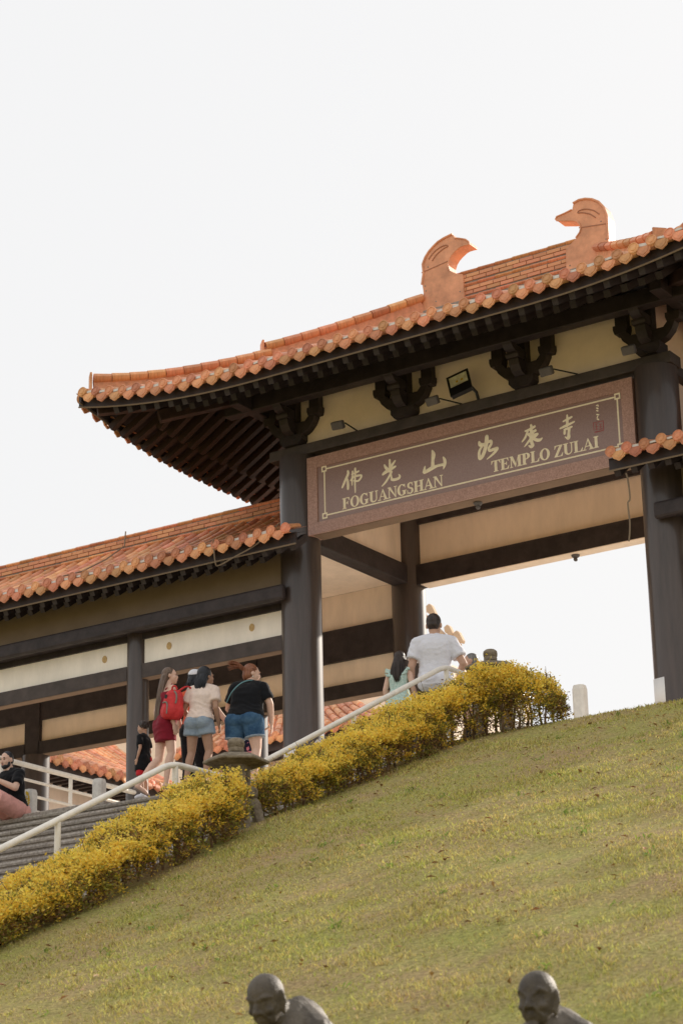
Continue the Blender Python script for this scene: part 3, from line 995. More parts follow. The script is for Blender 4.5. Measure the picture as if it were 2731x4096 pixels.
CH = [[[(0.941,1.018,0.032),(0.944,0.977,0.039),(0.909,0.913,0.039),(0.875,0.855,0.036),(0.841,0.794,0.027)],[(0.933,0.897,0.024),(0.938,0.834,0.039),(0.938,0.752,0.035)],[(1.066,1.03,0.03),(1.066,0.98,0.032),(1.063,0.923,0.027),(1.058,0.837,0.027),(1.058,0.676,0.018)],[(1.022,0.996,0.026),(1.018,0.932,0.026),(1.01,0.862,0.027),(1.008,0.794,0.018)],[(1.008,0.956,0.021),(1.066,0.965,0.026),(1.123,0.978,0.027)],[(0.99,0.87,0.026),(1.04,0.913,0.03),(1.097,0.915,0.03),(1.162,0.908,0.028),(1.166,0.882,0.03),(1.136,0.849,0.03),(1.103,0.835,0.027),(1.038,0.852,0.019)],[(1.007,0.899,0.021),(1.064,0.915,0.022)]],[[(1.647,1.032,0.03),(1.648,0.967,0.035),(1.648,0.91,0.04)],[(1.735,0.998,0.028),(1.694,0.957,0.035),(1.656,0.915,0.037)],[(1.558,0.973,0.028),(1.585,0.924,0.04),(1.635,0.87,0.044)],[(1.53,0.843,0.036),(1.579,0.868,0.047),(1.652,0.888,0.044),(1.739,0.915,0.028)],[(1.67,0.848,0.038),(1.624,0.78,0.032),(1.566,0.714,0.031),(1.507,0.671,0.016)],[(1.667,0.812,0.015),(1.669,0.756,0.031),(1.678,0.731,0.037),(1.734,0.722,0.038),(1.789,0.73,0.038),(1.806,0.755,0.032),(1.791,0.785,0.012)]],[[(2.348,1.015,0.023),(2.365,0.952,0.059),(2.352,0.868,0.045),(2.347,0.782,0.054)],[(2.222,0.807,0.021),(2.21,0.751,0.043),(2.214,0.725,0.045),(2.326,0.756,0.055),(2.423,0.774,0.036),(2.528,0.772,0.039)],[(2.523,0.878,0.023),(2.545,0.825,0.044),(2.539,0.757,0.041),(2.518,0.708,0.012)]],[[(3.225,1.024,0.051),(3.217,0.943,0.059),(3.183,0.83,0.052),(3.147,0.761,0.051),(3.104,0.732,0.047),(3.092,0.79,0.04),(3.104,0.848,0.035),(3.139,0.892,0.03)],[(3.103,0.969,0.033),(3.118,0.931,0.053),(3.178,0.918,0.045),(3.235,0.939,0.038),(3.287,0.945,0.038),(3.289,0.901,0.037),(3.25,0.85,0.037),(3.262,0.813,0.037),(3.323,0.816,0.04),(3.383,0.822,0.035),(3.363,0.79,0.04),(3.291,0.738,0.031),(3.212,0.697,0.012)]],[[(3.919,1.033,0.031),(3.922,0.988,0.037),(3.91,0.856,0.048),(3.917,0.782,0.044),(3.928,0.738,0.048),(3.9,0.726,0.042),(3.87,0.746,0.017)],[(3.824,0.967,0.019),(3.905,0.977,0.035),(3.973,1.0,0.035)],[(3.865,0.96,0.031),(3.822,0.876,0.031),(3.771,0.825,0.019)],[(3.92,0.937,0.029),(3.986,0.937,0.031)],[(3.879,0.907,0.042),(3.944,0.869,0.064),(4.005,0.881,0.042)],[(3.981,0.946,0.029),(3.941,0.917,0.035)],[(3.932,0.851,0.042),(3.985,0.806,0.042),(4.039,0.79,0.041),(4.079,0.808,0.019)],[(3.897,0.833,0.031),(3.85,0.787,0.031),(3.804,0.746,0.013)]],[[(4.474,1.049,0.021),(4.473,0.975,0.037),(4.465,0.895,0.031)],[(4.41,0.972,0.021),(4.479,0.989,0.033),(4.54,1.006,0.025)],[(4.36,0.883,0.023),(4.463,0.905,0.037),(4.576,0.931,0.02)],[(4.416,0.854,0.018),(4.471,0.857,0.033),(4.535,0.868,0.025)],[(4.495,0.852,0.037),(4.483,0.777,0.037),(4.48,0.737,0.047),(4.468,0.717,0.039),(4.426,0.747,0.012)],[(4.426,0.837,0.033),(4.422,0.797,0.035)]],[[(4.92,1.081,0.016),(4.94,1.082,0.018),(4.944,1.066,0.014)],[(4.921,1.045,0.018),(4.939,1.033,0.02)],[(4.916,1.011,0.014),(4.935,1.001,0.018)],[(4.916,0.954,0.016),(4.944,0.943,0.018)],[(4.928,0.926,0.016),(4.918,0.908,0.014)],[(4.917,0.891,0.014),(4.937,0.878,0.02)]],[[(4.857,0.847,0.009),(5.005,0.845,0.009)],[(5.005,0.845,0.009),(5.002,0.71,0.01)],[(5.002,0.71,0.01),(4.873,0.711,0.014)],[(4.857,0.847,0.009),(4.859,0.738,0.006)],[(4.886,0.823,0.008),(4.918,0.821,0.008)],[(4.901,0.815,0.007),(4.901,0.733,0.007)],[(4.883,0.783,0.007),(4.921,0.782,0.007)],[(4.944,0.805,0.007),(4.981,0.804,0.007)],[(4.963,0.8,0.007),(4.963,0.739,0.007)],[(4.939,0.77,0.007),(4.982,0.769,0.007)],[(4.939,0.736,0.008),(4.984,0.736,0.008)],[(4.884,0.749,0.007),(4.919,0.749,0.007)]]]

# brush written characters: (x, z, width) along each stroke
def brush(strokes, name, m, depth=0.005):
    mb = MB()
    for i, st in enumerate(strokes):
        pts = [(x, z, w) for x, z, w in st]
        sm = catmull(pts, 5) if len(pts) > 2 else [Vector(p) for p in pts]
        sub = MB()
        sub.cap((0, 0, 0), (0, 0, 1), .1, .1)
        P = [Vector((v.x, 0, v.y)) for v in sm]
        rad = [max(0.003, v.z / 2 * 1.12) for v in sm]
        # rounded ends
        d0 = (P[0] - P[1]).normalized(); d1 = (P[-1] - P[-2]).normalized()
        pts2 = [P[0] + d0 * rad[0] * .95, P[0] + d0 * rad[0] * .6] + P + [P[-1] + d1 * rad[-1] * .6, P[-1] + d1 * rad[-1] * .95]
        rad2 = [rad[0] * .25, rad[0] * .75] + rad + [rad[-1] * .75, rad[-1] * .25]
        st0 = len(mb.v)
        mb.tube(pts2, rad2, 8, flat=(1, 0.16, 1))
        mb.v[st0:] = [(x, YS - 0.0025 - 0.0003 * (i % 4) + min(max(y, -depth), depth), z) for x, y, z in mb.v[st0:]]
    return mb.build(name, m, board, smooth=50)
for k, st in enumerate(CH):
    brush(st, 'character' if k < 6 else ('signature' if k == 6 else 'red_seal'), M['gold'] if k < 7 else M['sealred'])

# ------------------------------------------------------------------ lamps, cables and notices on the gate
fl = thing('floodlight', 'square black floodlight tilted on the beam above the name board', 'floodlight', (3.0, -0.10, 1.62))
lm = MB().box(-0.165, 0.165, -0.02, 0.03, -0.20, 0.20)
mt = Matrix.Translation((2.955, -0.36, 1.80)) @ Matrix.Rotation(R(12), 4, 'Z') @ Matrix.Rotation(R(-17), 4, 'Y') @ Matrix.Rotation(R(-24), 4, 'X')
h = MB()
h.box(-0.155, 0.155, -0.015, 0.035, -0.20, 0.20)
for a, b, c, d in ((-.165, .165, .17, .205), (-.165, .165, -.205, -.04), (-.165, -.135, -.04, .17), (.135, .165, -.04, .17)):
    h.box(a, b, -0.035, -0.016, c, d)
h.xf(mt); h.build('housing', M['blackmetal'], fl)
rf_ = MB()
rf_.add([(-.133, -.031, -.038), (.133, -.031, -.038), (.133, -.031, .168), (-.133, -.031, .168), (-.085, -.017, .0), (.085, -.017, .0), (.085, -.017, .11), (-.085, -.017, .11)],
        [(0, 1, 5, 4), (1, 2, 6, 5), (2, 3, 7, 6), (3, 0, 4, 7), (4, 5, 6, 7)])
rf_.xf(mt); rf_.build('reflector', M['reflector'], fl)
ld = MB()
for x in (-.045, .03):
    ld.box(x, x + .03, -.0205, -.0172, .04, .075)
ld.xf(mt); ld.build('led_chip', M['led'], fl)
br = MB()
br.tube([Vector((3.10, -0.30, 1.74)), Vector((3.13, -0.22, 1.68)), Vector((3.10, -0.12, 1.606))], 0.022, 8)
br.build('mounting_arm', M['blackmetal'], fl)
for i, (hx, bx, where) in enumerate(((1.03, 1.10, 'leftmost of four'), (2.60, 2.84, 'next to the black floodlight'), (4.39, 4.66, 'third from the left'), (5.62, 5.78, 'by the right column'))):
    s_ = thing('spotlight', 'small grey spotlight on an arm over the name board, ' + where, 'spotlight', (bx, -0.14, 1.60), group='spotlights over the name board')
    hd = MB().box(-0.095, 0.095, -0.045, 0.045, -0.06, 0.06)
    hd.xf(Matrix.Translation((hx, -0.52, 1.585)) @ Matrix.Rotation(R(30), 4, 'X') @ Matrix.Rotation(R(rnd.uniform(-6, 6)), 4, 'Y'))
    hd.build('lamp_head', M['greymetal'], s_, bevel=0.018)
    MB().tube([(hx + .02, -0.49, 1.61), (hx + .06, -0.42, 1.635), (bx, -0.13, 1.604)], 0.011, 8).build('arm', M['blackmetal'], s_)
for i, (x, y, z, lab) in enumerate(((2.94, 0.02, 0.187, 'small dark ceiling lamp under the name board beam'), (2.90, B, 0.17, 'small dark lamp under the rear tie beam'))):
    l_ = MB().lathe([(0.055, 0.0), (0.065, -0.02), (0.05, -0.045), (0.03, -0.055), (0.034, -0.085), (0.02, -0.105), (0.0, -0.108)], (x, y, z), 16)
    single('ceiling_lamp', l_, M['greymetal'], lab, 'lamp', (x, y, z), smooth=40, group='lamps under the gate beams')
cb = MB().tube(catmull([(5.60, -0.80, -0.21), (5.62, -0.80, -0.30), (5.63, -0.79, -0.55), (5.60, -0.80, -0.62), (5.61, -0.80, -0.85), (5.60, -0.80, -1.0), (5.58, -0.80, -1.12)], 5), 0.011, 6)
single('hanging_cable', cb, M['cable'], 'thin cable hanging from the right eave in front of the opening', 'cable', (5.60, -0.80, -0.21))
cb = MB().tube([(-4.30, 1.33, 1.56), (-4.28, 1.28, 1.30), (-4.22, 0.75, 0.93), (-4.16, 0.1, 0.56), (-4.12, -0.45, 0.33)], 0.011, 6)
single('roof_cable', cb, M['cable'], 'thin dark cable running down the left gallery roof tiles', 'cable', (-4.28, 1.28, 1.30))
cb = MB().tube(catmull([(-0.84, -0.93, 0.16), (-0.83, -0.975, 0.12), (-0.82, -0.98, -0.02), (-0.81, -0.96, -0.20), (-0.80, -0.9, -0.24), (-0.5, -0.9, -0.16), (-0.1, -0.93, -0.06), (0.30, -0.95, 0.16)], 5), 0.010, 6)
single('eave_wire', cb, M['cable'], 'loose wire looped round the tile ends next to the left gate column', 'cable', (-0.84, -0.93, 0.16))
for cx_, a0, a1, z0, z1, lab in ((0.0, 232, 284, -3.28, -2.90, 'white paper sheet wrapped on the left gate column'), (W, 228, 262, -3.22, -2.80, 'white paper sheet curling on the right gate column')):
    mb = MB(); n = 8
    vs = []
    for k in range(n + 1):
        a = R(a0 + (a1 - a0) * k / n)
        r = CR + 0.004 + (0.03 * ((n - k) / n) ** 2 if cx_ else 0.008 * (k / n) ** 2)
        vs += [(cx_ + r * math.cos(a), r * math.sin(a), z0), (cx_ + r * math.cos(a), r * math.sin(a), z1)]
    for k in range(n + 1):
        a = R(a0 + (a1 - a0) * k / n)
        r = CR + 0.0025 + (0.03 * ((n - k) / n) ** 2 if cx_ else 0.008 * (k / n) ** 2)
        vs += [(cx_ + r * math.cos(a), r * math.sin(a), z0), (cx_ + r * math.cos(a), r * math.sin(a), z1)]
    fs = []
    q = 2 * (n + 1)
    for k in range(n):
        fs += [(2 * k, 2 * k + 2, 2 * k + 3, 2 * k + 1), (q + 2 * k, q + 2 * k + 1, q + 2 * k + 3, q + 2 * k + 2), (2 * k, q + 2 * k, q + 2 * k + 2, 2 * k + 2), (2 * k + 1, 2 * k + 3, q + 2 * k + 3, q + 2 * k + 1)]
    mb.add(vs, fs)
    single('paper_notice', mb, M['paper'], lab, 'notice', (cx_, -CR, z0), smooth='all', group='paper notices on the gate columns')

# ------------------------------------------------------------------ ground, floor, stairs
def axis(a, b, fine0, fine1, step):
    xs = [a]
    v = fine0
    xs += list(np.linspace(a, fine0, 7)[1:])
    xs += list(np.arange(fine0 + step, fine1, step))
    xs += list(np.linspace(fine1, b, 7))
    return np.array(sorted(set(np.round(xs, 4))))

def ground_mesh():
    gx = axis(-260, 260, 0, 24, 0.3)
    gy = axis(-260, 320, -24, -2, 0.3)
    X, Y = np.meshgrid(gx, gy)
    Z = ground_z(X, Y)
    under = 1 / (1 + np.exp((X - 4.45) / 0.06))                 # lower the bank beneath the stairs
    st = (Y < -3.2) & (Y > -22)
    Z = Z - 0.75 * under * st
    Z = np.where((X < 4.45) & (Y > -3.3), Z - 0.1, Z)
    vs = np.stack([X, Y, Z], -1).reshape(-1, 3)
    nx = len(gx)
    fs = [(j * nx + i, j * nx + i + 1, (j + 1) * nx + i + 1, (j + 1) * nx + i) for j in range(len(gy) - 1) for i in range(nx - 1)]
    me = bpy.data.meshes.new('ground')
    me.from_pydata(vs.tolist(), [], fs)
    me.polygons.foreach_set('use_smooth', [True] * len(fs))
    return me

def soil_material():
    m = bpy.data.materials.new('lawn_soil')
    m.use_nodes = True
    nt = m.node_tree
    bs = nt.nodes['Principled BSDF']
    bs.inputs['Roughness'].default_value = 0.95
    bs.inputs['Specular IOR Level'].default_value = 0.1
    tc = nt.nodes.new('ShaderNodeTexCoord')
    a = nt.nodes.new('ShaderNodeTexNoise'); a.inputs['Scale'].default_value = 1.1; a.inputs['Detail'].default_value = 8; a.inputs['Roughness'].default_value = 0.7
    b = nt.nodes.new('ShaderNodeTexNoise'); b.inputs['Scale'].default_value = 34; b.inputs['Detail'].default_value = 5
    ra = nt.nodes.new('ShaderNodeValToRGB')
    ra.color_ramp.elements[0].position, ra.color_ramp.elements[1].position = 0.36, 0.64
    ra.color_ramp.elements[0].color = (0.35, 0.345, 0.11, 1)
    ra.color_ramp.elements[1].color = (0.40, 0.29, 0.16, 1)
    rb = nt.nodes.new('ShaderNodeValToRGB')
    rb.color_ramp.elements[0].position, rb.color_ramp.elements[1].position = 0.3, 0.7
    rb.color_ramp.elements[0].color = (0.55, 0.55, 0.5, 1)
    rb.color_ramp.elements[1].color = (1.25, 1.2, 1.1, 1)
    mx = nt.nodes.new('ShaderNodeMix'); mx.data_type = 'RGBA'; mx.blend_type = 'MULTIPLY'; mx.inputs[0].default_value = 1
    for n in (a, b): nt.links.new(tc.outputs['Object'], n.inputs['Vector'])
    nt.links.new(a.outputs['Fac'], ra.inputs[0]); nt.links.new(b.outputs['Fac'], rb.inputs[0])
    nt.links.new(ra.outputs[0], mx.inputs[6]); nt.links.new(rb.outputs[0], mx.inputs[7])
    nt.links.new(mx.outputs[2], bs.inputs['Base Color'])
    bp = nt.nodes.new('ShaderNodeBump'); bp.inputs['Strength'].default_value = 0.6; bp.inputs['Distance'].default_value = 0.03
    nt.links.new(b.outputs['Fac'], bp.inputs['Height']); nt.links.new(bp.outputs[0], bs.inputs['Normal'])
    return m
gm = ground_mesh()
gm.materials.append(soil_material())
go = bpy.data.objects.new('ground', gm); COL.objects.link(go)
tag(go, 'grassy bank rising from the statues to the gate', 'ground', kind='structure')

fl_ = MB().box(-30, 30, EDGE + 0.05, 60, FLOOR - 0.30, FLOOR)
fo = fl_.build('terrace_floor', M['floor']); tag(fo, 'paved terrace under the gate at the top of the stairs', 'floor', kind='structure')

stairs = thing('stone_stairs', 'wide grey stone stairs with thick rounded treads leading up to the gate', 'stairs', (0.7, EDGE, FLOOR))
SX0, SX1 = -2.95, 4.42
RISE, TREAD = 0.158, 0.325
def step_mesh(L):
    mb = MB()
    prof = [(0.0, -0.158), (0.0, -0.060), (-0.028, -0.052), (-0.036, -0.028), (-0.028, -0.005), (-0.012, 0.0), (TREAD + 0.03, 0.0), (TREAD + 0.03, -0.158)]
    mb.prism(prof, 0, L, 'yz')
    return mb
# each step is laid from blocks; they share three lengths
BL = [1.48, 1.10, 1.80]
me_b = [step_mesh(l - 0.006).mesh('step_block', M['stone'], 30) for l in BL]
def lay(y, z):
    x = SX0
    st = put('step', None, stairs, (SX0, y, z))
    i0 = rnd.randrange(3)
    while x < SX1 - 0.4:
        i0 = (i0 + 1 + rnd.randrange(2)) % 3
        L = min(BL[i0], SX1 - x)
        o = bpy.data.objects.new('step_block', me_b[i0]); COL.objects.link(o); o.parent = st
        o.location = (x - SX0, rnd.uniform(-.004, .004), rnd.uniform(-.003, .003)); o.scale = (L / BL[i0], 1, 1)
        x += L
z, y = FLOOR, EDGE
for k in range(13):
    lay(y, z - 0.0005 * k)
    z -= RISE; y -= TREAD
LAND_Z, LAND_Y = z, y
MB().box(SX0, SX1, y - 0.92, y + TREAD, z - 0.3, z - 0.001).build('landing', M['stone'], stairs)
y -= 0.92
for k in range(26):
    lay(y, z)
    z -= RISE; y -= TREAD
MB().prism([(EDGE + 0.4, FLOOR - 0.35), (EDGE + 0.4, -15), (y, -15), (y, z - 0.2), (LAND_Y - 0.95, LAND_Z - 0.35), (LAND_Y + 0.2, LAND_Z - 0.35)], SX0 + 0.02, SX1 - 0.02, 'yz').build('stair_base', M['stone'], stairs)
MB().box(-2.9, -0.9, EDGE + 0.02, EDGE + 0.34, FLOOR + 0.002, FLOOR + 0.055).build('kerb', M['stone'], stairs, bevel=0.015)

# ------------------------------------------------------------------ railings
def pipe(name, pts, r, parent, n=14):
    return MB().tube(pts, r, n).build(name, M['white'], parent, smooth=50)
rail = thing('stair_handrail', 'cream white pipe handrail climbing the right side of the stairs behind the hedges', 'handrail', (4.26, -8.48, LAND_Z))
RX = 4.26
def bend(pts, r=0.16, k=5):
    pts = [Vector(p) for p in pts]
    out = [pts[0]]
    for i in range(1, len(pts) - 1):
        a = pts[i] + (pts[i - 1] - pts[i]).normalized() * r
        b = pts[i] + (pts[i + 1] - pts[i]).normalized() * r
        for j in range(k + 1):
            t = j / k
            out.append(a * (1 - t) ** 2 + pts[i] * 2 * t * (1 - t) + b * t * t)
    out.append(pts[-1])
    return out
TOP = [(RX, -15.0, -8.30), (RX, -8.48, -5.125), (RX, -7.50, -5.115), (RX, -3.24, -3.05), (RX, -0.6, -3.03)]
pipe('top_rail', bend(TOP), 0.031, rail)
LOW = [(p[0], p[1] + (0.0), p[2] - 0.36) for p in TOP]
pipe('lower_rail', bend(LOW), 0.023, rail)
def top_z(y):
    for a, b in zip(TOP[:-1], TOP[1:]):
        if a[1] <= y <= b[1]:
            return a[2] + (b[2] - a[2]) * (y - a[1]) / (b[1] - a[1])
for y in (-14.3, -11.75, -10.15, -8.42, -7.42, -5.22, -3.2, -1.4):
    zt = top_z(y)
    MB().tube([(RX, y, zt - 0.99), (RX, y, zt - 0.02)], 0.030, 12).build('post', M['white'], rail, smooth=50)
pr = thing('platform_railing', 'white three bar pipe railing behind the seated man', 'railing', (-2.9, -1.5, FLOOR))
for h, r in ((0.93, 0.036), (0.725, 0.021), (0.52, 0.021), (0.315, 0.021)):
    pipe('top_rail' if h > .9 else 'bar', [(-2.9, -3.15, FLOOR + h), (-2.9, 0.1, FLOOR + h)], r, pr)
for y in (-3.0, -1.56, -0.1):
    MB().tube([(-2.9, y, FLOOR), (-2.9, y, FLOOR + 0.90)], 0.028, 12).build('post', M['white'], pr, smooth=50)

# ------------------------------------------------------------------ stone posts and pillars
def post(x, y, h, w, label, m='palestone', z=FLOOR, grp=None):
    mb = MB()
    c = w * 0.18
    poly = lambda s: [(-s + c, -s), (s - c, -s), (s, -s + c), (s, s - c), (s - c, s), (-s + c, s), (-s, s - c), (-s, -s + c)]
    vs, zs = [], [(w / 2, 0), (w / 2, h - 0.05), (w / 2 * 0.86, h)]
    for s, zz in zs:
        vs += [(x + u, y + v, z + zz) for u, v in poly(s)]
    fs = [tuple(range(7, -1, -1)), tuple(range(16, 24))]
    for i in range(2):
        for k in range(8):
            a, b = i * 8 + k, i * 8 + (k + 1) % 8
            fs.append((a, b, b + 8, a + 8))
    mb.add(vs, fs)
    return single('stone_post', mb, M[m], label, 'post', (x, y, z), group=grp)
post(-1.27, -2.9, 0.44, 0.155, 'low pale stone post between the white railing and the boy')
post(-2.60, -2.75, 0.50, 0.17, 'low pale stone post with yellow lichen, just behind the seated man')
post(5.13, -1.5, 0.96, 0.155, 'slim pale post in the open gateway right of the hedge end', 'white')
post(3.86, -1.0, 1.42, 0.19, 'pale pillar in the open gateway behind the second stone lantern')
lich = MB()
for k in range(60):
    a, h = rnd.uniform(-.14, .14), rnd.uniform(.12, .46)
    s = rnd.uniform(.008, .022)
    lich.ell((-2.60 + a * .5, -2.837, FLOOR + h), (s, .004, s * .8), n=7, mm=5)
tag(lich.build('lichen', mat('yellow_lichen', (0.62, 0.42, 0.05), 0.9, 0.1, noise=.3, nscale=20)), 'patches of yellow lichen on the low stone post', 'lichen', kind='stuff')

# ------------------------------------------------------------------ stone lanterns
def lantern(x, y, z, label, rot=0.0):
    t = thing('stone_lantern', label, 'lantern', (x, y, z), group='snow lanterns set beside the hedges')
    Rz = Matrix.Translation((x, y, z)) @ Matrix.Rotation(rot, 4, 'Z')
    # four splayed curved legs
    for k in range(4):
        mb = MB()
        prof = [(0.10, 0.46), (0.17, 0.43), (0.235, 0.34), (0.27, 0.18), (0.285, -0.04), (0.20, -0.04), (0.185, 0.16), (0.155, 0.28), (0.10, 0.34)]
        mb.prism(prof, -0.062, 0.062)
        mb.xf(Rz @ Matrix.Rotation(R(45 + 90 * k), 4, 'Z'))
        mb.build('leg', M['lantern'], t, bevel=0.012)
    def hexa(prof, n=6, rs=0.0):
        mb = MB(); mb.lathe(prof, n=n, a0=R(30) + rs); mb.xf(Rz); return mb
    hexa([(0.21, 0.40), (0.215, 0.47), (0.19, 0.50)], 6).build('base_slab', M['lantern'], t, bevel=0.008)
    # fire box with window openings
    fb = MB()
    for k in range(6):
        a = R(30 + 60 * k)
        fb.box(-0.022, 0.022, -0.02, 0.02, 0.50, 0.70)
        fb.v[-8:] = [tuple(Matrix.Rotation(a, 3, 'Z') @ Vector((vx + 0.115, vy, vz))) for vx, vy, vz in fb.v[-8:]]
    fb.lathe([(0.125, 0.66), (0.125, 0.715)], n=6, a0=R(30)); fb.lathe([(0.125, 0.501), (0.125, 0.55)], n=6, a0=R(30))
    fb.lathe([(0.07, 0.52), (0.07, 0.70)], n=6)
    fb.xf(Rz); fb.build('fire_box', M['lantern'], t)
    hexa([(0.12, 0.712), (0.325, 0.735), (0.328, 0.757), (0.25, 0.80), (0.10, 0.838), (0.0, 0.842)]).build('roof', M['lantern'], t, bevel=0.006)
    f = MB(); f.lathe([(0.055, 0.838), (0.078, 0.85), (0.080, 0.878), (0.074, 0.893), (0.082, 0.902), (0.086, 0.935), (0.080, 0.965), (0.055, 0.985), (0.012, 0.990), (0.0, 1.0)], n=20)
    f.xf(Rz); f.build('finial', M['lantern'], t, smooth=50)
    return t
lantern(4.76, -8.10, -5.87, 'mossy stone lantern with wide hexagonal roof standing in the gap between two hedges', R(8))
lantern(4.82, -3.12, -3.90, 'stone lantern almost hidden behind the top of the upper hedge', R(20))

# ------------------------------------------------------------------ hedges
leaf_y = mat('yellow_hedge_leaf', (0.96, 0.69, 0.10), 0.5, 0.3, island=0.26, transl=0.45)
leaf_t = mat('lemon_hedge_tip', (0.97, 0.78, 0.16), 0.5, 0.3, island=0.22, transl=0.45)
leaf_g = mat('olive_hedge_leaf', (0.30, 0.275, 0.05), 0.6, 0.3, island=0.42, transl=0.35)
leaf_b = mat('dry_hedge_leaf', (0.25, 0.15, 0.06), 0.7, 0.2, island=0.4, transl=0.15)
bark = mat('hedge_twig_bark', (0.20, 0.135, 0.085), 0.9, 0.1, noise=0.3, nscale=30)

def leaf_cloud(name, centres, kinds, parent, seed, size=0.030, per=6, spread=0.026):
    rs = np.random.RandomState(seed)
    n = len(centres) * per
    c = np.repeat(np.array(centres), per, 0) + rs.normal(0, spread, (n, 3)) * np.array([1, 1, 0.8])
    mi = np.repeat(np.array(kinds), per)
    flip = rs.rand(n) < 0.06
    mi = np.where(flip, np.minimum(mi + 1, 3), mi)
    d = rs.normal(0, 1, (n, 3)); d[:, 2] = np.abs(d[:, 2]) * 0.7
    d /= np.linalg.norm(d, axis=1)[:, None]
    s = np.cross(d, rs.normal(0, 1, (n, 3))); s /= np.linalg.norm(s, axis=1)[:, None]
    nn = np.cross(d, s)
    L = (size * rs.uniform(0.7, 1.35, n))[:, None]
    Wd = L * rs.uniform(0.42, 0.6, n)[:, None]
    v0 = c; v2 = c + d * L; mid = c + d * L * 0.5
    v1 = mid + s * Wd * 0.5 + nn * L * 0.12; v3 = mid - s * Wd * 0.5 + nn * L * 0.12
    V = np.stack([v0, v1, v2, v3], 1).reshape(-1, 3) - np.array(off(parent))
    me = bpy.data.meshes.new(name)
    me.vertices.add(n * 4); me.vertices.foreach_set('co', V.ravel().astype(np.float32))
    idx = np.arange(n) * 4
    F = np.stack([idx, idx + 1, idx + 2, idx, idx + 2, idx + 3], 1).reshape(-1)
    me.loops.add(n * 6); me.loops.foreach_set('vertex_index', F.astype(np.int32))
    me.polygons.add(n * 2); me.polygons.foreach_set('loop_start', (np.arange(n * 2) * 3).astype(np.int32))
    me.polygons.foreach_set('loop_total', np.full(n * 2, 3, np.int32))
    for mm in (leaf_t, leaf_y, leaf_g, leaf_b): me.materials.append(mm)
    me.polygons.foreach_set('material_index', np.repeat(mi, 2).astype(np.int32))
    me.update(); me.validate()
    o = bpy.data.objects.new(name, me); COL.objects.link(o); o.parent = parent
    tag(o, kind='stuff')
    return o

